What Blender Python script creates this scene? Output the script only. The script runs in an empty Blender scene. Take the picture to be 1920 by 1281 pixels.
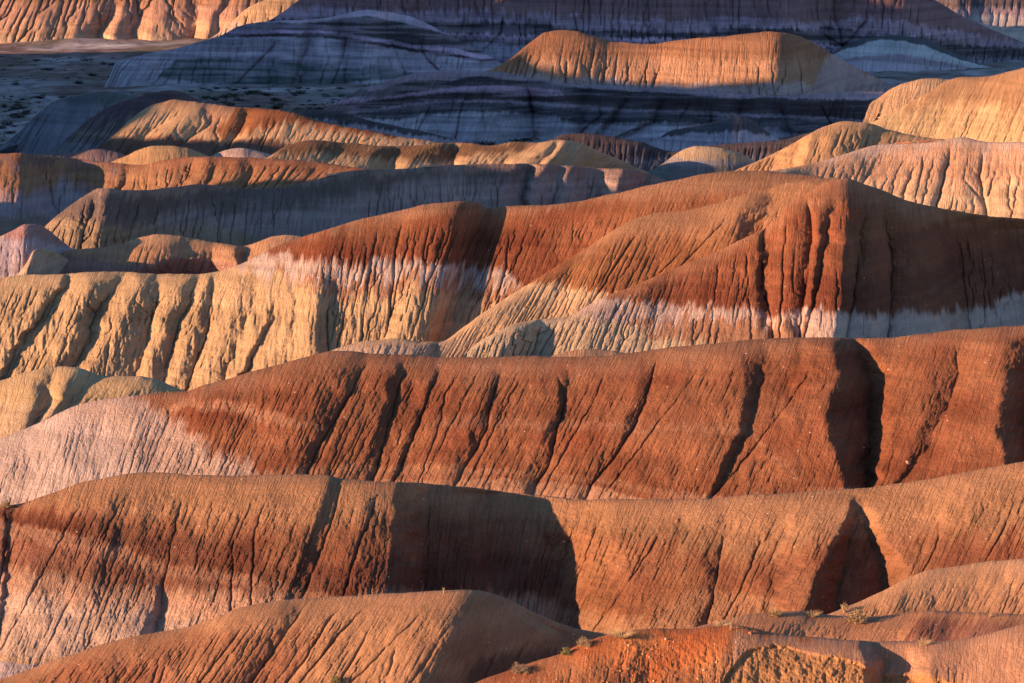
import bpy, math, random
import numpy as np
R = math.radians
C = bpy.context.scene
# ------------------------------------------------------------------ camera, sky, sun, exposure
W0, H0 = 1920.0, 1281.0
HFOV, PITCH, CAMH = R(16.0), R(9.0), 150.0
F = (W0 / 2) / math.tan(HFOV / 2)
cam = bpy.data.objects.new('camera', bpy.data.cameras.new('camera'))
C.collection.objects.link(cam); C.camera = cam
cam.location = (0, 0, CAMH); cam.rotation_euler = (R(90) - PITCH, 0, 0)
cam.data.sensor_width = 36; cam.data.angle = HFOV
cam.data.clip_start = 1; cam.data.clip_end = 20000
SUN_AZ, SUN_EL = R(62), R(11)          # azimuth measured from behind the camera towards the left
S = np.array([-math.sin(SUN_AZ) * math.cos(SUN_EL), -math.cos(SUN_AZ) * math.cos(SUN_EL), math.sin(SUN_EL)])
w = bpy.data.worlds.new('World'); C.world = w; w.use_nodes = True
nt = w.node_tree; bg = nt.nodes['Background']
sky = nt.nodes.new('ShaderNodeTexSky'); sky.sky_type = 'NISHITA'; sky.sun_disc = False
sky.sun_elevation = SUN_EL; sky.sun_rotation = math.atan2(S[0], S[1])
sky.altitude = 1500; sky.air_density = 1.0; sky.dust_density = 0.2; sky.ozone_density = 3.0
nt.links.new(sky.outputs[0], bg.inputs[0]); bg.inputs[1].default_value = 0.10
sl = bpy.data.lights.new('sun', 'SUN'); sl.energy = 5.0; sl.angle = R(0.5); sl.color = (1.0, 0.60, 0.34)
so = bpy.data.objects.new('sun', sl); C.collection.objects.link(so)
from mathutils import Vector
so.rotation_euler = Vector(S).to_track_quat('Z', 'Y').to_euler(); so.location = (-300, -200, 300)
C.view_settings.view_transform = 'Standard'; C.view_settings.look = 'None'
C.view_settings.exposure = 1.18; C.view_settings.gamma = 1
C.render.resolution_x = 1024; C.render.resolution_y = 683
C.cycles.max_bounces = 5; C.cycles.diffuse_bounces = 3

# ------------------------------------------------------------------ numeric helpers
rng = np.random.default_rng(7)
LAT = rng.random((256, 256)).astype(np.float32)
def vnoise(x, y):
    xi = np.floor(x).astype(int); yi = np.floor(y).astype(int)
    fx = x - xi; fy = y - yi
    fx = fx * fx * (3 - 2 * fx); fy = fy * fy * (3 - 2 * fy)
    a = LAT[yi & 255, xi & 255]; b = LAT[yi & 255, (xi + 1) & 255]
    c = LAT[(yi + 1) & 255, xi & 255]; d = LAT[(yi + 1) & 255, (xi + 1) & 255]
    return (a + (b - a) * fx) * (1 - fy) + (c + (d - c) * fx) * fy - 0.5
def fbm(x, y, o=4, g=0.5):
    s = 0; a = 1.0; n = 0
    for k in range(o):
        s = s + a * vnoise(x * 2 ** k + 17.3 * k, y * 2 ** k + 9.1 * k); n += a; a *= g
    return s / n * 2
def pchip(xs, ys, x):
    xs = np.asarray(xs, float); ys = np.asarray(ys, float)
    if len(xs) < 3: return np.interp(x, xs, ys)
    h = np.diff(xs); dl = np.diff(ys) / h
    m = np.zeros(len(xs))
    for i in range(1, len(xs) - 1):
        if dl[i - 1] * dl[i] > 0:
            w1 = 2 * h[i] + h[i - 1]; w2 = h[i] + 2 * h[i - 1]
            m[i] = (w1 + w2) / (w1 / dl[i - 1] + w2 / dl[i])
    m[0] = dl[0]; m[-1] = dl[-1]
    x = np.clip(x, xs[0], xs[-1])
    k = np.clip(np.searchsorted(xs, x) - 1, 0, len(xs) - 2)
    t = (x - xs[k]) / h[k]
    return ((1 + 2 * t) * (1 - t) ** 2 * ys[k] + t * (1 - t) ** 2 * h[k] * m[k]
            + t * t * (3 - 2 * t) * ys[k + 1] + t * t * (t - 1) * h[k] * m[k + 1])
def blurx(a, r):
    r = int(r)
    if r < 1: return a
    for _ in range(2):
        p = np.pad(a, ((0, 0), (r + 1, r)), mode='edge'); c = np.cumsum(p, 1)
        a = (c[:, 2 * r + 1:] - c[:, :-2 * r - 1]) / (2 * r + 1)
    return a
def blury(a, r): return blurx(a.T, r).T
def sstep(t): t = np.clip(t, 0, 1); return t * t * (3 - 2 * t)

CP, SP = math.cos(PITCH), math.sin(PITCH)
def ray(px, py):
    tx = (px - W0 / 2) / F; ty = (H0 / 2 - py) / F
    return tx, CP + ty * SP, -SP + ty * CP
def world(px, py, d):
    x, y, z = ray(px, py); k = d / y
    return x * k, d + 0 * x, CAMH + z * k
def at(px, py, d): return Vector([float(v) for v in world(float(px), float(py), float(d))])
def gz(d):    # height of the valley floor against distance
    return np.interp(d, [0, 300, 420, 500, 900, 1050, 1300, 1900, 2400, 3200, 9000], [40, 30, 12, 5, 2, 4, 15, 0, 0, 30, 60])

# ------------------------------------------------------------------ materials
def clay(name, tex=1.0, bump=0.12, scale=1.0, peb=0.0, rough=0.95, pebcol=(0.75, 0.62, 0.5)):
    m = bpy.data.materials.new(name); m.use_nodes = True
    n = m.node_tree.nodes; l = m.node_tree.links; b = n['Principled BSDF']
    b.inputs['Roughness'].default_value = rough; b.inputs['Specular IOR Level'].default_value = 0.12
    at_ = n.new('ShaderNodeAttribute'); at_.attribute_name = 'strata'
    geo = n.new('ShaderNodeNewGeometry')
    def noise(sc, det, ro=0.6):
        t = n.new('ShaderNodeTexNoise'); t.inputs['Scale'].default_value = sc * scale
        t.inputs['Detail'].default_value = det; t.inputs['Roughness'].default_value = ro
        l.new(geo.outputs['Position'], t.inputs['Vector']); return t.outputs['Fac']
    n1 = noise(2.3, 6, 0.72); n2 = noise(0.12, 4)
    fl = n.new('ShaderNodeAttribute'); fl.attribute_name = 'flowline'
    def streak(sx, sy, det):
        mp = n.new('ShaderNodeMapping'); mp.inputs['Scale'].default_value = (sx * scale, sy * scale, 1)
        l.new(fl.outputs['Vector'], mp.inputs['Vector'])
        t = n.new('ShaderNodeTexNoise'); t.inputs['Scale'].default_value = 1; t.inputs['Detail'].default_value = det; t.inputs['Roughness'].default_value = 0.6
        l.new(mp.outputs[0], t.inputs['Vector']); return t.outputs['Fac']
    s1 = streak(2.2, 0.16, 4); s2 = streak(0.8, 0.05, 3)
    def crack(src, wdt):      # thin lines where the noise crosses its middle value
        q = n.new('ShaderNodeMath'); q.operation = 'SUBTRACT'; l.new(src, q.inputs[0]); q.inputs[1].default_value = 0.5
        r = n.new('ShaderNodeMath'); r.operation = 'ABSOLUTE'; l.new(q.outputs[0], r.inputs[0])
        m_ = n.new('ShaderNodeMapRange'); m_.inputs[1].default_value = 0; m_.inputs[2].default_value = wdt; l.new(r.outputs[0], m_.inputs[0]); return m_.outputs[0]
    ck = crack(s2, 0.035)
    mr = n.new('ShaderNodeMapRange'); mr.inputs[1].default_value = 0.3; mr.inputs[2].default_value = 0.7
    mr.inputs[3].default_value = 1 - 0.30 * tex; mr.inputs[4].default_value = 1 + 0.30 * tex
    l.new(n1, mr.inputs[0])
    mr2 = n.new('ShaderNodeMapRange'); mr2.inputs[1].default_value = 0.3; mr2.inputs[2].default_value = 0.7
    mr2.inputs[3].default_value = 0.88; mr2.inputs[4].default_value = 1.12; l.new(n2, mr2.inputs[0])
    mu = n.new('ShaderNodeMath'); mu.operation = 'MULTIPLY'; l.new(mr.outputs[0], mu.inputs[0]); l.new(mr2.outputs[0], mu.inputs[1])
    vm = n.new('ShaderNodeVectorMath'); vm.operation = 'SCALE'; l.new(at_.outputs['Color'], vm.inputs[0]); l.new(mu.outputs[0], vm.inputs['Scale'])
    col = vm.outputs[0]
    if peb > 0:
        v = n.new('ShaderNodeTexVoronoi'); v.inputs['Scale'].default_value = 0.9 * scale
        l.new(geo.outputs['Position'], v.inputs['Vector'])
        a = n.new('ShaderNodeMath'); a.operation = 'LESS_THAN'; a.inputs[1].default_value = 0.12; l.new(v.outputs['Distance'], a.inputs[0])
        sx = n.new('ShaderNodeSeparateColor'); l.new(v.outputs['Color'], sx.inputs[0])
        c2 = n.new('ShaderNodeMath'); c2.operation = 'LESS_THAN'; c2.inputs[1].default_value = peb; l.new(sx.outputs[0], c2.inputs[0])
        mm = n.new('ShaderNodeMath'); mm.operation = 'MULTIPLY'; l.new(a.outputs[0], mm.inputs[0]); l.new(c2.outputs[0], mm.inputs[1])
        mx = n.new('ShaderNodeMix'); mx.data_type = 'RGBA'; l.new(mm.outputs[0], mx.inputs['Factor'])
        l.new(col, mx.inputs['A']); mx.inputs['B'].default_value = (*pebcol, 1); col = mx.outputs['Result']
    l.new(col, b.inputs['Base Color'])
    bp = n.new('ShaderNodeBump'); bp.inputs['Distance'].default_value = bump / scale; bp.inputs['Strength'].default_value = 1.0
    h1 = n.new('ShaderNodeMath'); h1.operation = 'MULTIPLY_ADD'; l.new(s1, h1.inputs[0]); h1.inputs[1].default_value = 0.35; l.new(n1, h1.inputs[2])
    h2 = n.new('ShaderNodeMath'); h2.operation = 'MULTIPLY_ADD'; l.new(ck, h2.inputs[0]); h2.inputs[1].default_value = 0.35; l.new(h1.outputs[0], h2.inputs[2])
    l.new(h2.outputs[0], bp.inputs['Height']); l.new(bp.outputs[0], b.inputs['Normal'])
    return m
def plain(name, col, rough=0.9):
    m = bpy.data.materials.new(name); m.use_nodes = True
    n = m.node_tree.nodes; l = m.node_tree.links; b = n['Principled BSDF']
    b.inputs['Roughness'].default_value = rough
    t = n.new('ShaderNodeTexNoise'); t.inputs['Scale'].default_value = 6; t.inputs['Detail'].default_value = 5
    geo = n.new('ShaderNodeNewGeometry'); l.new(geo.outputs['Position'], t.inputs['Vector'])
    cr = n.new('ShaderNodeValToRGB'); cr.color_ramp.elements[0].color = (*[c * 0.65 for c in col], 1); cr.color_ramp.elements[1].color = (*[min(1, c * 1.35) for c in col], 1)
    cr.color_ramp.elements[0].position = 0.3; cr.color_ramp.elements[1].position = 0.7
    l.new(t.outputs['Fac'], cr.inputs[0]); l.new(cr.outputs[0], b.inputs['Base Color'])
    return m
M_NEAR = clay('clay_near', 0.9, 0.26, 1.6, 0.05)
M_MID = clay('clay_mid', 0.8, 0.45, 1.0, 0.06)
M_FAR = clay('clay_far', 0.7, 0.4, 0.5)
M_RUB = clay('clay_rubble', 1.0, 0.4, 2.4, 0.25)

# ------------------------------------------------------------------ mesh from a grid
def grid_mesh(name, X, Y, Z, col, mat, FU=None, FV=None):
    nr, nc = X.shape
    v = np.stack([X, Y, Z], -1).reshape(-1, 3).astype(np.float32)
    i = np.arange(nr * nc).reshape(nr, nc)
    q = np.stack([i[:-1, :-1], i[1:, :-1], i[1:, 1:], i[:-1, 1:]], -1).reshape(-1, 4)
    me = bpy.data.meshes.new(name)
    me.vertices.add(len(v)); me.vertices.foreach_set('co', v.ravel())
    me.loops.add(q.size); me.loops.foreach_set('vertex_index', q.ravel().astype(np.int32))
    me.polygons.add(len(q)); me.polygons.foreach_set('loop_start', np.arange(0, q.size, 4, dtype=np.int32))
    me.polygons.foreach_set('loop_total', np.full(len(q), 4, np.int32))
    me.polygons.foreach_set('use_smooth', np.ones(len(q), bool))
    me.update()
    if col is not None:
        ca = me.color_attributes.new('strata', 'FLOAT_COLOR', 'POINT')
        c = np.concatenate([np.clip(col.reshape(-1, 3), 0.005, 0.9), np.ones((nr * nc, 1))], 1).astype(np.float32)
        ca.data.foreach_set('color', c.ravel())
    fa = me.attributes.new('flowline', 'FLOAT_VECTOR', 'POINT')
    if FU is None: FU, FV = Y, X
    fa.data.foreach_set('vector', np.stack([FU, FV, 0 * FU], -1).astype(np.float32).ravel())
    me.materials.append(mat)
    ob = bpy.data.objects.new(name, me); C.collection.objects.link(ob)
    return ob

def flow(h, iters, amp, p=0.5, seed=0):
    """rills: rain runs down the rows of the grid, gathers in the low cells and cuts them"""
    nr, nc = h.shape; g = np.random.default_rng(seed)
    idx = np.arange(nc); carve = np.zeros_like(h); jit = g.random((nr, nc)) * 0.05
    for it in range(iters):
        cur = h - carve + jit
        a = np.zeros((nr, nc)); a[0] = 1
        for j in range(nr - 1):
            n = cur[j + 1]
            l = np.concatenate([[1e9], n[:-1]]) + 0.012; r = np.concatenate([n[1:], [1e9]]) + 0.012
            st = np.argmin(np.stack([l, n, r]), 0) - 1
            t = np.clip(idx + st, 0, nc - 1)
            a[j + 1] = 1 + np.bincount(t, weights=a[j], minlength=nc)
        b = np.clip(np.log(np.maximum(a, 1) / 2.5) / 5.4, 0, 1) ** 2.4
        wide = 2.2 * blurx(b, 2) + 4.0 * blurx(b, 7)
        carve = amp * (3.2 * blury(b, 1) + 3.0 * blurx(b, 1) + wide)
    return carve, a

RECORDS = {}
def hill(name, label, crest, foot, base, bands=(), lines=(), notches=(), alpha=34, rnd=3.0, a0=3, rill=0.10, rilln=0.25,
         und=0.5, step=1.6, mat=None, colvar=0.12, seed=1, rows=None, backa=32, streak=0.0, rough=0.075, rp=0.5, foota=None,
         tone=None, fuzz=1.0, key=None, rfade=(0.02, 0.25), crestn=1.0, post=None, undscale=60, lscale=1.0, lthr=3.9, jagk=1.0, crk=0.14, patch=0.0):
    crest = list(crest); foot = list(foot); lo, hi = crest[0][0], crest[-1][0]
    if lo < -130:          # carry long ridges on beyond the picture
        f0 = foot[0]; crest.insert(0, (lo - 420, crest[0][1] + 12, crest[0][2] - 4)); foot.insert(0, (f0[0] - 420, f0[1] - 420, f0[2]))
    if hi > W0 + 100:
        f0 = foot[-1]; crest.append((hi + 420, crest[-1][1] + 10, crest[-1][2] + 4)); foot.append((f0[0] + 420, f0[1] + 420, f0[2]))
    cx = np.array([c[0] for c in crest], float); cy = [c[1] for c in crest]; cd = [c[2] for c in crest]
    u = [np.arange(lo, hi, step)]
    if cx[0] < lo: u.insert(0, np.arange(cx[0], lo, 7.0))
    if cx[-1] > hi: u.append(np.arange(hi, cx[-1], 7.0))
    u = np.concatenate(u); nc = len(u)
    Y0 = pchip(cx, cy, u); Dc = pchip(cx, cd, u)
    Y0 = Y0 + crestn * (fbm(u / 45, u * 0 + seed * 3.7, 5, 0.6) * 2.6)
    fx = [f[0] for f in foot]; FX = pchip(fx, [f[1] for f in foot], u); FY = pchip(fx, [f[2] for f in foot], u)
    FY = np.maximum(FY, Y0 + 2)
    hmax = float(np.max(FY - Y0)); nr = rows or max(12, int(hmax / step))
    v = np.linspace(0, 1, nr)[:, None]; U = u[None, :] + 0 * v
    Ys = blurx(Y0[None, :], int(26 / step))[0]; Ys = Ys * np.clip((hmax - 20) / 40, 0, 1) + Y0 * (1 - np.clip((hmax - 20) / 40, 0, 1))
    Ys = np.minimum(Ys, FY - 2)
    PX = u + (FX - u) * v; PY = Ys + (FY - Ys) * v
    tx, ry, rz = ray(PX, PY); TH = np.arctan2(-rz, ry)
    al = np.interp(u, [a[0] for a in alpha], [a[1] for a in alpha]) if isinstance(alpha, (list, tuple)) else np.full(nc, float(alpha))
    D = np.zeros((nr, nc)); D[0] = Dc; s = np.zeros(nc)
    for j in range(1, nr):
        a = R(a0) + (np.radians(al) - R(a0)) * (1 - np.exp(-s / rnd))
        if foota is not None: a = a + (R(foota) - np.radians(al)) * sstep((v[j, 0] - 0.6) / 0.4)
        dth = TH[j] - TH[j - 1]
        dd = D[j - 1] * dth / np.cos(TH[j]) ** 2 / (np.tan(a) + np.tan(TH[j]))
        dd = np.minimum(dd, 6.0)
        D[j] = D[j - 1] - dd; s = s + dd / np.cos(a)
    PY = PY + (Y0 - Ys) * np.exp(-v * hmax / 22.0) * (1 - v)
    mpp = Dc.mean() / F                      # metres per photo pixel
    rel = np.zeros((nr, nc))                 # relief, metres towards the camera
    # skeleton of spurs (+) and hollows (-)
    if lines:
        LX = []; LR = []
        ls = [[(cx[0] - 400, 0, 0.0)]] + list(lines) + [[(cx[-1] + 400, 0, 0.0)]]
        for L in ls:
            ys = [p[1] for p in L]; xs = [p[0] for p in L]; rs = [p[2] for p in L]
            if max(abs(q) for q in rs) < lthr: rs = [q * lscale for q in rs]
            x = np.interp(PY, ys, xs); r = np.interp(PY, ys, rs)
            if len(L) > 1:
                k = (xs[-1] - xs[-2]) / max(1, ys[-1] - ys[-2]); x = x + np.maximum(PY - ys[-1], 0) * k
                r = r * np.clip((PY - (ys[0] - 30)) / 30, 0, 1)
            LX.append(x); LR.append(r)
        wob = fbm(PX / 60, PY / 30 + seed, 5, 0.6) * 14
        for i in range(len(ls) - 1):
            xa, xb = LX[i], np.maximum(LX[i + 1], LX[i] + 1); t = (PX + wob - xa) / (xb - xa)
            m = (t >= 0) & (t < 1); t = np.clip(t, 0, 1); ra, rb = LR[i], LR[i + 1]
            e = 1.45
            g = np.where(ra >= rb, t ** e, 1 - (1 - t) ** e)
            rel = np.where(m, ra + (rb - ra) * g, rel)
        rel = blurx(rel, 2)
    und_ = fbm(PX / undscale, PY / (undscale * 1.6) + seed * 5.1, 4)
    rel = rel + und * und_ * sstep(v * 4 + 0.15)
    # single gullies: (depth m, width px, [(px, py)...])
    for dep, wd, L in notches:
        ys = [p[1] for p in L]; xs = [p[0] for p in L]
        x = np.interp(PY, ys, xs) + fbm(PY / 14, PY * 0 + xs[0], 3) * 3.0
        k = (xs[-1] - xs[-2]) / max(1, ys[-1] - ys[-2]); x = x + np.maximum(PY - ys[-1], 0) * k
        fade = sstep((PY - ys[0]) / 40.0)
        q = np.abs(PX - x)
        rel = rel - dep * fade * (0.75 * np.exp(-q / wd) + 0.25 * np.exp(-q / (wd * 3.0))) * (0.75 + 0.5 * fbm(PY / 25, PX / 90, 2))
    fadev = sstep((v - rfade[0]) / rfade[1])
    carve = 0
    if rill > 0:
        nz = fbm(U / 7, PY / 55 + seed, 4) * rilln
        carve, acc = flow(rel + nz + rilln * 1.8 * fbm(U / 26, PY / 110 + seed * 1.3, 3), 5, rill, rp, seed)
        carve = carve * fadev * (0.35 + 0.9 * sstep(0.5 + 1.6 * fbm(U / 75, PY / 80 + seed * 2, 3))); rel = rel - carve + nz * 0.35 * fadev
    rel = rel + rough * (fbm(U / 3.0, PY / 6 + seed, 3) + fbm(PX / 4.2, PY / 4.2 + seed, 3)) * sstep(v * 8) * fuzz
    for sx, sy, dp in ((15, 130, crk), (7, 80, crk * 0.5)):
        z_ = np.abs(fbm(U / sx + 0.5 * fbm(U / 9, PY / 18, 2), PY / sy + seed * 3, 3))
        rel = rel - dp * np.clip(1 - z_ / 0.07, 0, 1) * sstep(fbm(U / 60, PY / 60 + seed, 3) * 2 + 0.6) * fadev
    if post: rel = rel + post(PX, PY, v)
    D = D - rel
    # colour of the strata
    jx = jagk * (0.6 * fbm(U / 14.0, PY / 90.0 + seed * 2.2, 3) + 0.75 * fbm(U / 3.5, PY / 50.0 + seed * 2.2, 3)); jb = fbm(PX / 60, PY / 30 + seed, 4)
    col = np.zeros((nr, nc, 3)) + np.array(base)
    for bd in bands:
        bl, soft, jag, cc = bd[:4]
        yb = np.full_like(PX, float(bl)) if isinstance(bl, (int, float)) else np.interp(PX, [p[0] for p in bl], [p[1] for p in bl])
        t = sstep((PY + jag * jx * 1.6 + jb * min(10, soft) - yb) / soft + 0.5)[..., None]
        amt = bd[4] if len(bd) > 4 else 1.0
        if patch: amt = amt * (1 - patch * sstep(0.5 - 2.2 * fbm(PX / 85 + 3 * len(bd) + cc[0] * 50, (PY + 1.5 * jb) / 5 + cc[2] * 70, 4)))[..., None]
        col = col * (1 - t * amt) + np.array(cc) * t * amt
    q_ = col[..., 1] / np.maximum(col[..., 0], 1e-3); br = sstep((col[..., 0] - 0.2) / 0.1)
    k_ = (np.clip((0.44 - q_) / 0.1, 0, 1))[..., None]; col = col * (1 + k_ * np.array([-0.12, 0.02, 0.06]))
    k_ = np.clip((q_ - 0.5) / 0.12, 0, 1) * br; col[..., 1] *= 1 - 0.07 * k_; col[..., 0] *= 1 + 0.05 * k_
    mo = fbm(U / 85, PY / 55 + 7 * seed, 5)[..., None]; red_ = np.clip((0.5 - q_) / 0.1, 0, 1)[..., None]
    col = col * (1 + red_ * np.clip(mo, -0.6, 0.6) * np.array([0.35, 0.55, 0.55]))
    # thin beds of slightly different tone, following the height
    Xw, Yw, Zw = world(PX, PY, D)
    bed = fbm(Zw / 1.1 + 0.02 * Xw + seed, Xw / 60 + seed, 4)
    col = col * (1 + colvar * (1.9 * bed + 1.0 * fbm(PX / 40, PY / 40 + 3 * seed, 5) + 0.8 * fbm(U / 5, PY / 30 + seed, 3)))[..., None]
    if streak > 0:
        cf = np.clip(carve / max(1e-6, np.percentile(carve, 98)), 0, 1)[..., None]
        col = col * (1 - streak * cf)  # carved creases darkened in the colour, painted like occlusion shade
    # back slope behind the crest and talus below the foot
    P = [Xw, Yw, Zw]
    dist = np.array([0.4, 1.0, 2, 3.5, 6, 10, 16, 24, 34, 46, 60, 80])
    bx, by, bz = [], [], []; z = Zw[0].copy(); pd = 0.0
    k0 = Xw[0] / Yw[0]
    for q in dist:
        a = R(a0) + (R(-backa) - R(a0)) * (1 - math.exp(-q / (rnd * 1.3)))
        z = z + math.tan(a) * (q - pd); pd = q
        yy = Yw[0] + q; bx.append(k0 * yy); by.append(yy); bz.append(np.maximum(z, gz(yy) - 3))
    BX, BY, BZ = (np.array(t)[::-1] for t in (bx, by, bz))
    ex, ey, ez = [], [], []; z = Zw[-1].copy(); pd = 0.0; k0 = Xw[-1] / Yw[-1]
    dx = (Xw[-1] - Xw[-4]) / np.maximum(0.3, (Yw[-4] - Yw[-1])) if nr > 6 else 0
    dx = np.clip(dx, -1.2, 1.2)
    for q in [1, 2.5, 5, 9, 15, 24, 36, 52]:
        a = math.atan(math.tan(R(np.mean(al) if foota is None else foota)) * (1 - 0.35 * min(1, q / 30)))
        z = z - math.tan(a) * (q - pd); pd = q
        yy = Yw[-1] - q; ex.append(Xw[-1] + dx * q * 0.6); ey.append(yy); ez.append(np.maximum(z, gz(yy) - 3))
    EX, EY, EZ = (np.array(t) for t in (ex, ey, ez))
    X = np.vstack([BX, Xw, EX]); Y = np.vstack([BY, Yw, EY]); Z = np.vstack([BZ, Zw, EZ])
    nb, ne = BX.shape[0], EX.shape[0]
    bn = fbm(X[:nb] / 6, Y[:nb] / 6 + seed, 3)
    Z[:nb] += bn * 0.8 * np.linspace(1, 0, nb)[:, None]
    col = np.concatenate([np.repeat(col[:1], nb, 0), col, np.repeat(col[-1:], ne, 0)], 0)
    # let the two ends run down into the ground
    for side, off in ((0, cx[0] < -60), (1, cx[-1] > W0 + 60)):
        wdt = 330.0 if off else 14.0
        t = (u - cx[0]) / wdt if side == 0 else (cx[-1] - u) / wdt
        t = sstep(t)
        g = gz(Y) - 3
        if off: Z = g + (Z - g) * t
    FU = np.repeat(u[None, :] * mpp, X.shape[0], 0)
    FV = np.concatenate([PY[:1] * mpp * 1.4 - dist[::-1][:, None], PY * mpp * 1.4, PY[-1:] * mpp * 1.4 + np.array([1, 2.5, 5, 9, 15, 24, 36, 52])[:, None]], 0)
    ob = grid_mesh(name, X, Y, Z, col, mat or M_MID, FU, FV)
    ob['label'] = label; ob['category'] = 'hill'; ob['kind'] = 'structure'
    if key: RECORDS[key] = (PX, PY, D)
    print('HILL', name, X.size, 'd crest', round(Dc.min()), round(Dc.max()), 'foot', round(float(D[-1].min())), round(float(D[-1].max())), 'z', round(float(Zw.min()), 1), round(float(Zw.max()), 1))
    return ob
def surf(key, px, py):          # the world point of a built hill nearest to a photo pixel
    PX, PY, D = RECORDS[key]
    i = np.argmin((PX - px) ** 2 + (PY - py) ** 2); i = np.unravel_index(i, PX.shape)
    return at(PX[i], PY[i], D[i])

# ------------------------------------------------------------------ pigments (linear albedo)
RED = (0.34, 0.125, 0.06); DRED = (0.20, 0.060, 0.032); BRN = (0.30, 0.14, 0.075); TAN = (0.42, 0.25, 0.13)
CREAM = (0.56, 0.41, 0.21); LAV = (0.52, 0.41, 0.37); PINK = (0.50, 0.32, 0.24); WHITE = (0.62, 0.54, 0.50)
GREY = (0.24, 0.22, 0.21); BLUG = (0.30, 0.30, 0.31); DK = (0.060, 0.045, 0.050); PURP = (0.16, 0.095, 0.095); ORG = (0.48, 0.14, 0.045)
GOLD = (0.50, 0.32, 0.13); RBR = (0.28, 0.10, 0.050); DGRN = (0.13, 0.15, 0.14)
#HILLS#
# ------------------------------------------------------------------ valley floor
def floor_z(X, Y):
    return gz(np.maximum(Y, 0)) + (fbm(X / 40, Y / 40, 5) * 1.6 + fbm(X / 7, Y / 9, 4) * 0.5)
def floor_mesh():
    y = np.concatenate([np.linspace(-600, 1200, 60), np.linspace(1205, 2100, 300), np.geomspace(2120, 12000, 50)])
    x = np.concatenate([-np.geomspace(9000, 420, 30), np.linspace(-400, 420, 260), np.geomspace(440, 9000, 30)])
    X, Y = np.meshgrid(x, y)
    Z = floor_z(X, Y) + sstep((Y - 2300) / 2500) * (160 + 260 * (fbm(X / 900, Y / 900, 4)))
    t = sstep(fbm(X / 38 + 4, Y / 60, 5) * 1.4 + 0.55)[..., None]; t2 = sstep(fbm(X / 14 + 4, Y / 30, 5) * 2.2 + 0.2)[..., None]
    col = np.array((0.25, 0.16, 0.14)) * t + np.array((0.44, 0.38, 0.38)) * (1 - t)
    col = col * (1 + 0.9 * fbm(X / 4, Y / 9, 5) + 0.35 * fbm(X / 60, Y / 9, 4))[..., None]
    col = col * (1 - t2 * 0.5) + np.array((0.19, 0.165, 0.10)) * t2 * 0.5
    o = grid_mesh('ground', X, Y, Z, col, M_FAR); o['kind'] = 'structure'
    o['label'] = 'flat valley floor of grey and brown clay with scattered scrub'; o['category'] = 'ground'
floor_mesh()

# ------------------------------------------------------------------ far slopes, colours of the shaded ones raised and tinted violet to lift their shade
hill('hill', 'far red badland slope catching gold light at the top left corner',
     [(-320, -30, 2010), (-100, -38, 2040), (100, -40, 2050), (300, -45, 2070), (420, -38, 2070), (560, -30, 2080), (700, -30, 2100)],
     [(-320, -400, 96), (0, -70, 96), (300, 270, 94), (450, 430, 66), (700, 690, 60)], (0.40, 0.22, 0.13),
     bands=[(8, 14, 10, (0.46, 0.29, 0.19), 0.8), (40, 12, 8, (0.52, 0.34, 0.2)), (70, 12, 8, (0.56, 0.42, 0.25))],
     lines=[[(190, 10, 3), (150, 60, 4), (110, 95, 4)], [(215, 20, -4), (190, 60, -10), (175, 95, -12)], [(225, 20, 5), (222, 60, 7), (205, 92, 8)],
            [(260, 20, -3), (255, 60, -8), (250, 92, -12)], [(290, 0, 4), (285, 60, 6), (285, 92, 7)], [(370, 0, -6), (360, 60, -14), (350, 92, -16)],
            [(410, 0, 2), (390, 50, 4), (380, 80, 4)], [(425, 0, -3), (405, 60, -4)], [(450, 0, 3), (440, 40, 4)]],
     alpha=38, rill=0.6, rilln=1.2, und=2.0, step=1.7, mat=M_FAR, seed=21, lscale=0.6, lthr=99, rnd=6, backa=10, streak=0.3)
hill('hill', 'gold dome of clay behind the dark banded spur at the top',
     [(370, 84, 1890), (400, 68, 1890), (430, 46, 1895), (455, 22, 1900), (485, 5, 1905), (530, -8, 1910), (600, -14, 1920), (680, -16, 1925)],
     [(370, 360, 92), (450, 440, 70), (680, 670, 70)], (0.50, 0.35, 0.18),
     bands=[([(370, 60), (520, 30), (680, 10)], 20, 10, (0.50, 0.40, 0.28))], lines=[[(560, -5, 4), (545, 40, 5)], [(620, -5, -10), (640, 40, -22)]],
     alpha=38, rill=0.7, rilln=1, und=1.5, mat=M_FAR, seed=22, rnd=8)
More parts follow.
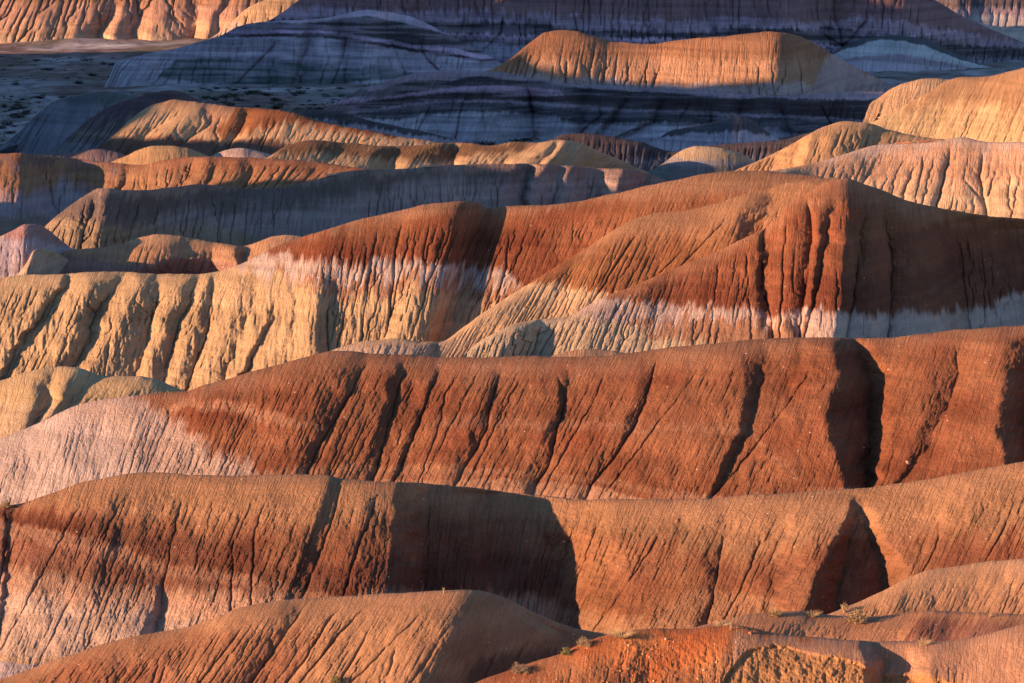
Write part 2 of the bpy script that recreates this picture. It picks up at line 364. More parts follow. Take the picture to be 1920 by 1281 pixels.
hill('hill', 'long purple and white striped cliff filling the far top right in shade',
     [(430, 80, 1785), (470, 60, 1788), (520, 30, 1792), (580, -10, 1796), (640, -40, 1800), (700, -62, 1800), (900, -75, 1800), (1100, -78, 1800), (1300, -76, 1810), (1480, -74, 1820), (1600, -60, 1835), (1700, -25, 1840), (1760, 5, 1850), (1810, 34, 1860), (1870, 62, 1870), (1940, 88, 1880), (2100, 130, 1890)],
     [(430, 440, 150), (540, 560, 190), (1000, 1000, 200), (1500, 1500, 200), (1800, 1780, 170), (2100, 2080, 150)], (0.260, 0.150, 0.143),
     bands=[([(600, 14), (900, 22), (1100, 34), (1500, 36), (1700, 40), (1900, 80)], 10, 12, (0.442, 0.351, 0.390)), ([(600, 34), (1000, 42), (1100, 58), (1500, 52), (1700, 62), (1900, 92)], 8, 12, (0.077, 0.055, 0.060)),
            ([(600, 60), (1000, 66), (1500, 80), (1900, 110)], 6, 8, (0.569, 0.430, 0.491)), ([(600, 66), (1000, 74), (1500, 90)], 5, 8, (0.112, 0.085, 0.092)),
            ([(600, 82), (1000, 86), (1500, 110), (1900, 130)], 8, 8, (0.450, 0.439, 0.473)), (106, 6, 8, (0.252, 0.228, 0.261)), (122, 8, 8, (0.432, 0.439, 0.473))],
     lines=[[(700, 0, 6), (690, 80, 4)], [(780, 20, -8), (750, 120, -10)], [(830, 20, 5), (850, 120, 4)], [(900, 20, -5), (840, 140, -9)], [(1000, -10, 8), (990, 30, 8), (1000, 90, 2)], [(1100, 10, -4), (1090, 100, -8)],
            [(1230, 0, 5), (1215, 100, 3)], [(1330, 0, -4), (1330, 100, -5)], [(1430, 0, 4), (1450, 100, 2)], [(1560, 0, -12), (1560, 60, -16), (1555, 100, -18)], [(1690, -10, 10), (1700, 60, 6)], [(1800, 60, -4), (1840, 120, -4)]],
     alpha=33, rill=0.5, rilln=1.6, und=2.0, mat=M_FAR, seed=23, notches=[(5, 3, [(752, 20), (770, 60), (800, 100), (830, 125)]), (5, 3, [(880, 20), (860, 60), (830, 100)]), (4, 3, [(1070, 10), (1080, 50), (1085, 80)]), (5, 3, [(1560, 20), (1575, 60), (1582, 90)]), (4, 3, [(1480, 20), (1520, 50), (1575, 85)]), (4, 3, [(1640, 20), (1610, 55), (1585, 85)]), (4, 3, [(1205, 10), (1215, 60)]), (4, 3, [(1330, 20), (1345, 70)]), (4, 3, [(950, 10), (940, 60), (900, 100)]), (4, 3, [(1420, 20), (1440, 60)])], patch=0.4, lscale=1.0, lthr=99, jagk=0.6, rnd=8, colvar=0.2, backa=8, step=1.8)
hill('hill', 'dark capped far spur with bluish white skirts left of the middle top',
     [(230, 112, 1672), (290, 98, 1680), (340, 88, 1690), (370, 80, 1695), (410, 68, 1700), (450, 50, 1702), (500, 40, 1705), (560, 38, 1705), (620, 32, 1708), (690, 20, 1712), (760, 30, 1715), (830, 60, 1715), (900, 96, 1712), (960, 130, 1712)],
     [(230, 215, 120), (300, 260, 160), (420, 400, 176), (700, 690, 190), (960, 950, 170)], (0.569, 0.447, 0.474),
     bands=[([(230, 60), (400, 60), (470, 44), (560, 44), (690, 28), (900, 80)], 4, 4, (0.086, 0.065, 0.070)), ([(230, 60), (400, 60), (450, 58), (600, 56), (900, 100)], 4, 3, (0.569, 0.430, 0.509)),
            ([(230, 60), (400, 60), (440, 64), (600, 62), (900, 108)], 3, 3, (0.082, 0.050, 0.055)), ([(230, 70), (400, 70), (600, 70), (900, 114)], 4, 5, (0.504, 0.456, 0.473)), ([(230, 200), (330, 116), (450, 112), (620, 122), (700, 126), (900, 150)], 8, 10, (0.122, 0.134, 0.129)),
            ([(230, 100), (300, 146), (500, 164), (640, 160), (700, 150), (900, 160)], 8, 5, (0.468, 0.473, 0.490))],
     lines=[[(400, 70, 4), (340, 130, 6)], [(520, 50, -6), (515, 95, -7)], [(560, 50, 3), (545, 100, 5)], [(578, 55, -6), (570, 110, -4)], [(600, 55, 3), (600, 110, 5)], [(640, 40, -7), (645, 110, -5)], [(675, 50, 3), (680, 120, 5)], [(720, 50, -9), (760, 110, -9), (760, 150, -6)], [(800, 60, 4), (850, 140, 4)]],
     alpha=34, rill=0.35, rilln=1.2, und=1.6, mat=M_FAR, seed=24, notches=[(4, 3, [(525, 52), (512, 88), (490, 110)]), (4, 3, [(585, 52), (575, 90), (565, 115)]), (4, 3, [(645, 48), (650, 80), (640, 110)]), (4, 3, [(715, 50), (740, 90), (755, 130)]), (3, 3, [(605, 72), (615, 105), (610, 125)]), (3, 3, [(345, 118), (335, 150)]), (4, 3, [(780, 60), (800, 110), (820, 130)])], patch=0.4, lscale=1.0, lthr=99, jagk=0.3, rnd=5, colvar=0.22)
hill('hill', 'low bluish white mound at the far right behind the mesa end',
     [(1535, 118, 1770), (1560, 104, 1775), (1590, 84, 1780), (1620, 73, 1782), (1680, 66, 1784), (1740, 68, 1786), (1790, 84, 1788), (1840, 102, 1788), (1900, 110, 1788), (2000, 116, 1788)],
     [(1535, 1520, 132), (1640, 1630, 124), (1800, 1790, 128), (2000, 1990, 132)], (0.122, 0.109, 0.120),
     bands=[([(1540, 112), (1580, 92), (1650, 74), (1740, 82), (1800, 96), (1900, 112)], 4, 4, (0.570, 0.597, 0.558)), ([(1540, 130), (1600, 106), (1700, 102), (1800, 112), (1900, 118)], 5, 4, (0.396, 0.334, 0.343)), ([(1540, 130), (1600, 114), (1800, 120)], 5, 4, (0.541, 0.509, 0.523))],
     alpha=30, rill=0.5, rilln=0.9, und=1.6, mat=M_FAR, seed=25, jagk=0.4, rnd=5)
hill('hill', 'dark lumpy ridge in the farthest top right corner',
     [(1690, 20, 2000), (1740, 4, 2000), (1790, -14, 2000), (1860, -20, 2010), (1960, -20, 2020), (2080, -10, 2020)], [(1690, 1680, 60), (2080, 2070, 60)], (0.132, 0.099, 0.101),
     bands=[(14, 8, 8, (0.306, 0.246, 0.245)), (30, 8, 6, (0.396, 0.368, 0.326))], alpha=30, rill=0.6, rilln=1.3, und=5, mat=M_FAR, seed=26, rnd=6)
hill('hill', 'small golden mound in the far right distance near the frame edge',
     [(1850, 50, 1950), (1866, 42, 1952), (1885, 35, 1953), (1910, 33, 1955), (1935, 36, 1955), (1990, 50, 1955)], [(1850, 1848, 55), (1990, 1985, 58)], (0.48, 0.30, 0.15), alpha=30, rill=0.3, und=0.8, mat=M_FAR, seed=27, rnd=6)
hill('hill', 'pale low mound with a lit left tip beside the small golden mound',
     [(1778, 42, 1900), (1795, 35, 1900), (1815, 38, 1902), (1850, 46, 1905), (1900, 53, 1905), (1980, 60, 1905)], [(1778, 1776, 46), (1850, 1846, 58), (1980, 1975, 66)], (0.600, 0.503, 0.392), alpha=28, rill=0.3, und=0.8, mat=M_FAR, seed=28, rnd=6)

# ------------------------------------------------------------------ the mesa and its dark bench
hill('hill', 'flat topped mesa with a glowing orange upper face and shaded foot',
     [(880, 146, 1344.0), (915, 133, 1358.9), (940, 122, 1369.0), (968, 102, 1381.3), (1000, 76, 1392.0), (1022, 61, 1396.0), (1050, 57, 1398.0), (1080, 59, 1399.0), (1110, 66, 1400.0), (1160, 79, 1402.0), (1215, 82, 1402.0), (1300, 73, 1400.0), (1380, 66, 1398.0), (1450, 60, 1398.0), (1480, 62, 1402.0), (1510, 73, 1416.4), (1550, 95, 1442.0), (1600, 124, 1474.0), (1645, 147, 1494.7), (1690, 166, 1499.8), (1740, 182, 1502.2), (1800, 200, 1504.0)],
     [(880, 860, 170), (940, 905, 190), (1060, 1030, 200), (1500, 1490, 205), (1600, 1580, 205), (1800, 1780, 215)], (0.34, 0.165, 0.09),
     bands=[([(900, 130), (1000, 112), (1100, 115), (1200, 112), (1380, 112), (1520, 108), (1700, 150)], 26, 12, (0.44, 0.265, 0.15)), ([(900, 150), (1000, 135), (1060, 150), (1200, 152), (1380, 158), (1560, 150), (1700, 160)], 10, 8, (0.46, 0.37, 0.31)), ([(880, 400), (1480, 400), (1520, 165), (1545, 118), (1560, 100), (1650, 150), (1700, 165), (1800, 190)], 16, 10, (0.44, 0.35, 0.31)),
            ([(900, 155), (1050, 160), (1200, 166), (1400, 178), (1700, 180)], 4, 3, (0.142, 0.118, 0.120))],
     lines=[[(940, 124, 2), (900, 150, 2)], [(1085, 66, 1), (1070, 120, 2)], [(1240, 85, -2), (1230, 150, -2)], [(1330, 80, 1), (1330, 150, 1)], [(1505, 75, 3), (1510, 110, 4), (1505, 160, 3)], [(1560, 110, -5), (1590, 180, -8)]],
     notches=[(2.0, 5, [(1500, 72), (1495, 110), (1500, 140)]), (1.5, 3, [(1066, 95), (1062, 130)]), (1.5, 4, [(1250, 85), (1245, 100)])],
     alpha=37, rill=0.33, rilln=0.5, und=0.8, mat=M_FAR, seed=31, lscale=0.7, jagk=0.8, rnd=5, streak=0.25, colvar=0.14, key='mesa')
hill('hill', 'dark grey and purple banded bench below the mesa in shade',
     [(480, 262, 1250), (540, 238, 1265), (590, 215, 1280), (640, 188, 1300), (690, 163, 1315), (740, 147, 1325), (800, 135, 1335), (860, 131, 1342), (930, 134, 1346), (1000, 148, 1350), (1060, 156, 1352), (1130, 160, 1352), (1200, 164, 1352), (1300, 170, 1354), (1400, 177, 1356), (1470, 180, 1358), (1540, 175, 1362), (1600, 171, 1366), (1650, 172, 1370), (1700, 180, 1378), (1725, 190, 1385), (1790, 215, 1390)],
     [(480, 450, 290), (640, 560, 290), (800, 740, 286), (1000, 960, 280), (1250, 1220, 290), (1500, 1480, 290), (1790, 1760, 290)], (0.342, 0.281, 0.294),
     bands=[([(500, 200), (640, 170), (700, 170), (780, 152), (900, 143), (1100, 166), (1400, 184), (1700, 186)], 5, 5, (0.056, 0.045, 0.051)), ([(500, 190), (640, 186), (760, 176), (850, 164), (950, 160), (1050, 170), (1100, 240), (1700, 250)], 5, 5, (0.455, 0.327, 0.386)),
            ([(500, 196), (640, 194), (760, 180), (900, 172), (1100, 182), (1700, 188)], 4, 6, (0.067, 0.045, 0.047)), ([(500, 220), (660, 206), (800, 190), (960, 186), (1100, 200), (1400, 212), (1700, 230)], 5, 6, (0.306, 0.263, 0.294)),
            ([(500, 240), (660, 212), (800, 194), (960, 192), (1100, 206), (1400, 218), (1700, 234)], 5, 8, (0.077, 0.069, 0.079)), ([(500, 200), (620, 214), (760, 224), (860, 208), (1000, 216), (1100, 232), (1300, 232), (1500, 250), (1700, 262)], 8, 10, (0.450, 0.448, 0.457))],
     lines=[[(640, 200, 2), (590, 270, 2)], [(815, 175, -2), (790, 260, -3)], [(880, 160, 3), (900, 250, 5)], [(985, 150, -2), (1000, 220, -9), (1003, 256, -10)], [(1060, 165, 3), (1060, 250, 4)], [(1110, 170, -5), (1080, 255, -6)], [(1150, 170, 2), (1135, 255, 4)],
            [(1190, 172, -4), (1110, 258, -4)], [(1225, 172, 2), (1190, 255, 3)], [(1245, 175, -4), (1225, 230, -4), (1150, 260, -3)], [(1280, 178, 3), (1275, 260, 3)], [(1320, 178, -3), (1300, 260, -3)], [(1350, 180, 3), (1350, 260, 3)], [(1390, 182, -4), (1385, 240, -4)], [(1420, 184, 2), (1420, 240, 3)], [(1460, 186, -4), (1485, 252, -6)], [(1510, 182, 3), (1520, 250, 3)], [(1560, 180, -3), (1560, 250, -3)]],
     alpha=[(480, 26), (800, 30), (1000, 34), (1800, 34)], rill=0.25, rilln=0.7, und=1.0, mat=M_FAR, seed=32, notches=[(5, 3, [(985, 150), (1000, 215), (1003, 256)]), (4, 3, [(1245, 180), (1225, 230), (1150, 260)]), (3.5, 3, [(1190, 172), (1110, 258)]), (3, 2.5, [(877, 172), (862, 210), (855, 255)]), (3, 2.5, [(815, 180), (785, 240)]), (4, 3, [(1110, 175), (1130, 215), (1080, 255)]), (4, 3, [(1300, 182), (1275, 220), (1262, 258)]), (4, 3, [(1340, 182), (1332, 225), (1335, 250)]), (4, 3, [(1392, 184), (1380, 235)]), (4, 3, [(1460, 186), (1485, 252)]), (4, 3, [(1530, 184), (1560, 240)]), (3, 3, [(1440, 186), (1425, 225)])], patch=0.4, lscale=1.0, lthr=99, jagk=0.35, rnd=2.5, colvar=0.25, key='bench')
hill('hill', 'grey mound with a dark cap in front of the bench below the mesa',
     [(1190, 292, 1270), (1225, 268, 1275), (1260, 246, 1278), (1310, 236, 1280), (1350, 226, 1281), (1385, 216, 1282), (1405, 222, 1284), (1430, 240, 1288), (1455, 258, 1294), (1490, 274, 1298)],
     [(1190, 1180, 300), (1300, 1290, 296), (1490, 1490, 300)], (0.102, 0.089, 0.101), bands=[([(1190, 262), (1300, 252), (1400, 246), (1490, 262)], 6, 4, (0.468, 0.456, 0.473))],
     alpha=28, rill=0.3, rilln=0.5, und=0.9, mat=M_FAR, seed=33, rnd=3, colvar=0.2)
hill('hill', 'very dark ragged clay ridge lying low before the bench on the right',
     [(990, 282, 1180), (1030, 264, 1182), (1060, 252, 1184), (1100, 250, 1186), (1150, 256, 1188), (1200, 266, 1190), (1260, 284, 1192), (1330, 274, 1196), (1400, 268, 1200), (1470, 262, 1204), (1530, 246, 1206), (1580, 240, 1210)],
     [(990, 980, 290), (1200, 1190, 330), (1580, 1560, 330)], (0.077, 0.057, 0.060), bands=[([(990, 300), (1250, 300), (1580, 290)], 10, 6, (0.132, 0.118, 0.129))],  # dark clay colour, also standing in for missing shade at the right end
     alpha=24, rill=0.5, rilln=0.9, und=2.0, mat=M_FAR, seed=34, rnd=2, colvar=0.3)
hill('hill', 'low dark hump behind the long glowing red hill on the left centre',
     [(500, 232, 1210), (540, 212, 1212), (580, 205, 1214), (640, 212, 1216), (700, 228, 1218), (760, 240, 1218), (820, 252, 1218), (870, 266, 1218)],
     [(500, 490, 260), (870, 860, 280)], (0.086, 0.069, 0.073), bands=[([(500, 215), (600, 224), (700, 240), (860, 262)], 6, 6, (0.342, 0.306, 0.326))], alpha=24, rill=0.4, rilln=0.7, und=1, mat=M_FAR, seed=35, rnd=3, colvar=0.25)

# ------------------------------------------------------------------ right hand golden hills
hill('hill', 'tiny golden saddle dune between the mesa foot and the golden hill',
     [(1640, 190, 1220), (1670, 168, 1222), (1700, 155, 1224), (1740, 148, 1226), (1780, 150, 1228), (1840, 158, 1230)], [(1640, 1630, 196), (1700, 1690, 190), (1840, 1830, 200)], (0.52, 0.36, 0.19), alpha=26, rill=0.15, rilln=0.3, und=0.6, mat=M_FAR, seed=41, rnd=4)
hill('hill', 'large smooth golden hill rising to the right frame edge',
     [(1590, 246, 1050), (1625, 234, 1055), (1660, 218, 1060), (1700, 196, 1066), (1740, 173, 1071), (1775, 152, 1076), (1800, 145, 1078), (1850, 144, 1078), (1890, 134, 1076), (1930, 126, 1072), (2010, 112, 1068), (2130, 105, 1068)],
     [(1590, 1580, 272), (1750, 1700, 280), (2130, 2050, 285)], (0.44, 0.27, 0.13), bands=[([(1590, 200), (1700, 205), (1800, 190), (1920, 210), (2100, 200)], 40, 30, (0.62, 0.45, 0.21))],
     lines=[[(1700, 200, 0), (1690, 270, 0)], [(1880, 150, 2), (1820, 260, 2)]], alpha=30, rill=0.14, rilln=0.35, und=0.9, seed=42, rnd=5, key='gold')
hill('hill', 'golden brown shoulder with a dark shaded left flank and rock slabs',
     [(1370, 322, 1000), (1410, 306, 1004), (1450, 288, 1008), (1490, 268, 1012), (1520, 250, 1015), (1550, 236, 1018), (1590, 228, 1020), (1630, 232, 1021), (1670, 244, 1022), (1720, 256, 1022), (1780, 264, 1022), (1840, 272, 1022), (1900, 282, 1020)],
     [(1370, 1360, 330), (1500, 1470, 330), (1900, 1850, 330)], (0.48, 0.31, 0.15), bands=[([(1370, 240), (1440, 262), (1500, 300), (1560, 400), (1900, 400)], 20, 8, (0.16, 0.12, 0.11), 0.0)],
     lines=[[(1460, 285, -9), (1440, 330, -12)], [(1500, 265, -5), (1480, 330, -7)], [(1520, 255, 2), (1500, 320, 3)], [(1640, 240, -1), (1620, 300, -2)]], alpha=28, rill=0.3, rilln=0.5, und=1.4, seed=43, rnd=3, key='shoulder')
hill('hill', 'peach coloured fluted bluff with fine vertical rills at the right',
     [(1400, 334, 930), (1440, 322, 935), (1480, 314, 940), (1530, 304, 946), (1575, 292, 950), (1620, 278, 954), (1660, 270, 957), (1710, 268, 958), (1770, 263, 959), (1800, 259, 960), (1850, 266, 960), (1920, 267, 958), (2010, 270, 956), (2120, 276, 956)],
     [(1400, 1370, 400), (1600, 1540, 425), (1760, 1720, 440), (1920, 1910, 445), (2120, 2110, 445)], (0.50, 0.38, 0.27),
     bands=[([(1400, 310), (1600, 300), (1700, 280), (1770, 276), (1920, 285), (2100, 285)], 12, 20, (0.50, 0.32, 0.19)), ([(1400, 310), (1600, 345), (1800, 350), (1920, 340), (2100, 340)], 30, 20, (0.58, 0.43, 0.25)), ([(1400, 500), (1660, 398), (1830, 396), (1920, 420)], 8, 8, (0.42, 0.31, 0.15))],
     notches=[(2.6, 5, [(1785, 268), (1778, 300), (1768, 345), (1752, 400)]), (1.8, 4, [(1845, 275), (1838, 330), (1850, 400)]), (1.2, 3, [(1720, 300), (1700, 350), (1690, 390)]), (1.2, 3, [(1650, 290), (1620, 340)])],
     alpha=[(1400, 36), (1700, 45), (2120, 48)], rill=0.18, rilln=0.25, und=0.7, seed=44, rnd=2.0, streak=0.2, key='bluff', undscale=40)
hill('hill', 'small cream dune with its shade painted in below a cream cap, amid dark clay',
     [(1205, 330, 1105), (1235, 312, 1108), (1262, 292, 1111), (1285, 279, 1113), (1310, 274, 1114), (1345, 277, 1115), (1380, 285, 1116), (1410, 300, 1117), (1440, 318, 1118)],
     [(1205, 1200, 340), (1300, 1295, 350), (1440, 1435, 330)], (0.50, 0.39, 0.22), bands=[([(1205, 300), (1300, 296), (1440, 304)], 10, 4, (0.30, 0.29, 0.27)), (312, 8, 5, (0.20, 0.19, 0.17))], alpha=28, rill=0.1, rilln=0.2, und=0.4, seed=45, rnd=4)  # shade below the cap painted in as two darker bands

# ------------------------------------------------------------------ centre left middle distance
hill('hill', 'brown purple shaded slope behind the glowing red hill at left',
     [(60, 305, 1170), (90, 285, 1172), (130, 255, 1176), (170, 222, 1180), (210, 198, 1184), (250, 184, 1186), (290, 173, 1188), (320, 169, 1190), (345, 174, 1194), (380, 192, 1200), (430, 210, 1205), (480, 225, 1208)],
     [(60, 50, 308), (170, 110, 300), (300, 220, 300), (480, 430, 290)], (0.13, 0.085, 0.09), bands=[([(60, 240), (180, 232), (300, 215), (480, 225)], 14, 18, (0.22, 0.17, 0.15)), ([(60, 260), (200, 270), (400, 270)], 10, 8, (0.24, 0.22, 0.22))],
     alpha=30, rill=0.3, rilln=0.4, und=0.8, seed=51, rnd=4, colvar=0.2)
hill('hill', 'pale bluish low spur at the edge of the scrub plain at left',
     [(-40, 300, 1240), (20, 262, 1246), (50, 235, 1250), (75, 210, 1254), (110, 188, 1258), (150, 178, 1260), (200, 172, 1262), (260, 182, 1262), (330, 205, 1262)],
     [(-40, -50, 306), (100, 60, 262), (330, 300, 262)], (0.16, 0.15, 0.15), bands=[([(0, 200), (120, 196), (300, 190)], 10, 8, (0.24, 0.23, 0.25))], alpha=20, rill=0.4, rilln=0.6, und=1.2, mat=M_FAR, seed=52, rnd=4, colvar=0.2)
hill('hill', 'long glowing red and gold hill above a band of shadow at left centre',
     [(130, 296, 1108), (180, 278, 1114), (215, 250, 1120), (245, 224, 1126), (275, 203, 1131), (300, 192, 1134), (325, 187, 1136), (355, 190, 1137), (400, 197, 1138), (450, 201, 1138), (520, 205, 1137), (560, 214, 1136), (600, 228, 1136), (650, 238, 1136), (700, 246, 1137), (750, 256, 1138), (800, 264, 1140), (850, 274, 1142)],
     [(130, 110, 300), (300, 220, 302), (450, 400, 302), (600, 560, 300), (850, 840, 300)], (0.42, 0.25, 0.14),
     bands=[([(130, 200), (300, 190), (400, 250), (440, 196), (560, 200), (700, 240), (850, 266)], 8, 14, (0.33, 0.12, 0.055)), ([(130, 190), (280, 196), (370, 192), (400, 250), (470, 246), (560, 236), (650, 250), (850, 266)], 16, 14, (0.54, 0.37, 0.19)),
            ([(200, 262), (300, 258), (420, 262), (520, 262), (700, 300)], 8, 8, (0.22, 0.12, 0.08))],  # last band paints the shadow along the foot into the colour
     lines=[[(240, 230, 1), (215, 262, 2)], [(330, 205, -1.5), (300, 235, -2), (260, 270, -2)], [(375, 205, 1.5), (325, 245, 2.5)], [(395, 230, -1), (350, 262, -1)], [(450, 204, 1.5), (405, 262, 1.5)], [(465, 215, -2), (440, 255, -2)], [(500, 208, 1.5), (450, 262, 2)], [(560, 225, -1), (530, 268, -1)], [(640, 242, 1), (610, 280, 1)], [(740, 260, 0), (730, 290, 0)]],
     alpha=29, rill=0.22, rilln=0.4, und=0.7, seed=53, lscale=0.7, rnd=4, key='glow')
hill('hill', 'smooth brown and gold lobed hill in the centre with pale ribs at its right end',
     [(440, 318, 1034.0), (500, 296, 1046.1), (530, 277, 1053.1), (560, 266, 1058.2), (590, 262, 1061.2), (640, 268, 1065.0), (700, 272, 1069.0), (760, 274, 1073.1), (830, 268, 1077.6), (880, 268, 1079.3), (915, 273, 1080.1), (970, 266, 1080.4), (1010, 267, 1080.6), (1050, 263, 1080.8), (1085, 269, 1083.0), (1120, 284, 1087.2), (1160, 300, 1093.4), (1210, 322, 1099.7), (1260, 340, 1102.0)],
     [(440, 430, 330), (600, 560, 340), (900, 850, 345), (1060, 980, 350), (1260, 1240, 350)], (0.40, 0.27, 0.13),
     bands=[([(440, 250), (640, 250), (700, 275), (760, 268), (1000, 262), (1060, 300), (1250, 400)], 14, 14, (0.22, 0.12, 0.065)), ([(440, 280), (560, 290), (650, 296), (800, 310), (880, 296), (980, 280), (1040, 255), (1250, 255)], 16, 10, (0.50, 0.36, 0.19))],
     lines=[[(560, 270, 1), (520, 300, 1)], [(650, 275, 0), (600, 320, -1)], [(700, 280, 2.5), (675, 320, 2)], [(745, 280, -2), (735, 318, -3)], [(800, 275, 2), (760, 318, 2.5)], [(850, 272, -4), (855, 300, -5)], [(920, 275, 2), (860, 320, 2.5)], [(990, 270, -2), (940, 320, -3)], [(1030, 266, 2), (960, 322, 2.5)], [(1040, 275, -1.5), (1000, 315, -1.5)], [(1055, 268, 1.5), (1025, 305, 2)], [(1072, 275, -1.2), (1050, 305, -1.2)], [(1085, 275, 1.5), (1070, 310, 2)], [(1120, 290, -3), (1110, 320, -5)]],
     alpha=28, rill=0.16, rilln=0.35, und=1.0, seed=54, lscale=0.7, rnd=4, key='lobes')
hill('hill', 'grey low swell next to the smooth gold dune at left',
     [(60, 312, 1062), (100, 295, 1064), (150, 283, 1066), (180, 279, 1067), (215, 285, 1068), (260, 300, 1068)], [(60, 55, 322), (260, 255, 322)], (0.27, 0.19, 0.16), alpha=24, rill=0.12, rilln=0.3, und=0.4, seed=55, rnd=4)
hill('hill', 'smooth gold dune crest just above the brown ridge at left',
     [(205, 305, 1050), (235, 294, 1052), (262, 281, 1054), (290, 275, 1055), (320, 274, 1056), (350, 279, 1057), (385, 291, 1058), (420, 303, 1058)], [(205, 200, 320), (420, 415, 320)], (0.50, 0.33, 0.15), alpha=26, rill=0.05, rilln=0.2, und=0.3, seed=56, rnd=5)
hill('hill', 'pale cream bump right of the smooth gold dune at left',
     [(375, 304, 1062), (400, 291, 1063), (425, 282, 1064), (450, 279, 1064), (480, 283, 1065), (520, 296, 1065), (550, 308, 1064)], [(375, 370, 322), (550, 545, 322)], (0.46, 0.37, 0.28), alpha=26, rill=0.12, rilln=0.2, und=0.3, seed=57, rnd=5)
hill('hill', 'brown ridge with soft ribs behind the grey curved bluff',
     [(-190, 300, 1000), (-60, 290, 1002), (0, 287, 1004), (35, 287, 1006), (60, 290, 1008), (110, 294, 1014), (160, 299, 1018), (210, 306, 1018), (260, 309, 1016), (300, 301, 1014), (340, 296, 1013), (400, 294, 1013), (470, 296, 1014), (540, 300, 1015), (600, 305, 1016), (650, 312, 1016), (720, 322, 1016)],
     [(-190, -190, 470), (0, -20, 480), (200, 190, 440), (400, 360, 380), (560, 500, 375), (720, 640, 370)], (0.34, 0.15, 0.08),
     bands=[([(-190, 290), (60, 300), (220, 302), (260, 400), (720, 400)], 12, 14, (0.26, 0.18, 0.16)), ([(-190, 280), (0, 300), (30, 320), (60, 290), (90, 290), (120, 310), (190, 330), (230, 500)], 10, 10, (0.20, 0.11, 0.085)), ([(200, 310), (300, 320), (400, 325), (720, 330)], 20, 20, (0.36, 0.19, 0.10)), ([(-190, 370), (60, 362), (120, 345), (200, 370), (300, 420)], 34, 14, (0.38, 0.33, 0.31)), ([(-190, 400), (200, 410)], 14, 10, (0.30, 0.25, 0.18))],
     lines=[[(-60, 300, 1), (-60, 440, 2)], [(30, 300, 2.5), (45, 340, 3.5), (40, 420, 3)], [(75, 300, -2), (90, 350, -5), (110, 430, -6)], [(150, 320, -3), (140, 430, -4)], [(225, 325, 2.5), (210, 355, 3.5)], [(235, 330, 0), (225, 355, 0)], [(260, 325, 1.5), (235, 355, 2)], [(300, 330, 0.8), (280, 355, 1)], [(362, 302, -1.5), (335, 355, -1.5)], [(385, 302, 1.2), (360, 355, 1.5)], [(410, 305, -1.2), (385, 355, -1.2)], [(440, 305, 1.5), (425, 352, 2)], [(470, 312, -2), (460, 350, -2)], [(530, 312, 1), (500, 350, 1)], [(600, 315, -1), (560, 350, -1)]],
     alpha=33, rill=0.22, rilln=0.4, und=1.0, seed=58, lscale=0.65, rnd=4, key='brown')
hill('hill', 'long grey curved bluff with a gold lit left tip',
     [(40, 472, 902), (70, 442, 903), (85, 425, 904), (110, 402, 906), (140, 380, 908), (165, 364, 909), (185, 354, 910), (205, 353, 911), (230, 357, 914), (265, 357, 921), (300, 354, 932), (340, 350, 948), (370, 346, 956), (400, 348, 963), (440, 354, 970), (480, 355, 976), (530, 352, 980), (570, 344, 983), (610, 333, 984), (640, 324, 986), (690, 319, 990), (760, 317, 997), (800, 313, 1001), (860, 309, 1007), (920, 308, 1012), (970, 307, 1016), (1000, 307, 1019), (1040, 309, 1022), (1090, 312, 1026), (1140, 316, 1030), (1180, 318, 1033), (1220, 328, 1037), (1260, 342, 1040), (1320, 362, 1045)],
     [(40, 30, 478), (185, 150, 488), (400, 380, 500), (700, 690, 495), (1000, 980, 470), (1100, 1070, 450), (1320, 1300, 420)], (0.30, 0.21, 0.15),
     bands=[([(40, 360), (180, 370), (300, 366), (400, 357), (700, 328), (1000, 316), (1050, 400), (1300, 400)], 10, 16, (0.18, 0.125, 0.105)), ([(40, 480), (190, 480), (320, 400), (420, 398), (600, 380), (700, 358), (850, 336), (950, 340), (1050, 332), (1100, 338), (1300, 350)], 34, 14, (0.36, 0.30, 0.25)), ([(40, 410), (200, 420), (420, 432), (520, 460), (800, 470)], 20, 14, (0.36, 0.28, 0.15), 0.7)],
     lines=[[(150, 385, 1.5), (120, 430, 2)], [(185, 362, -0.5), (160, 440, -0.5)], [(200, 362, 1), (195, 420, 1.5)], [(420, 360, -3), (430, 450, -3)], [(700, 330, 1), (700, 420, 1)], [(830, 315, 0), (850, 400, 0)], [(960, 312, 1), (940, 400, 1)], [(995, 315, -4), (985, 400, -4)], [(1020, 312, 2.5), (1005, 335, 3.5), (985, 400, 2)], [(1052, 318, -1.5), (1050, 345, -1.5), (1030, 400, -1)], [(1075, 314, 2.0), (1060, 345, 3), (1050, 390, 1)], [(1095, 322, -2), (1096, 380, -2)], [(1130, 318, -2), (1130, 370, -2)], [(1170, 320, 3), (1160, 345, 4), (1150, 380, 1)], [(1215, 332, -3), (1200, 370, -3)], [(1240, 338, 2), (1230, 365, 2)], [(1260, 345, -2), (1255, 365, -2)]],
     notches=[(0.9, 3, [(262, 362), (255, 400), (235, 440), (225, 475)]), (0.8, 3, [(300, 364), (292, 400)]), (0.8, 3, [(140, 385), (120, 410)])],
     alpha=[(40, 34), (300, 40), (1320, 38)], rill=0.22, rilln=0.45, und=1.0, seed=59, lscale=0.8, jagk=0.7, rnd=2.5, key='bluffgrey', streak=0.15)
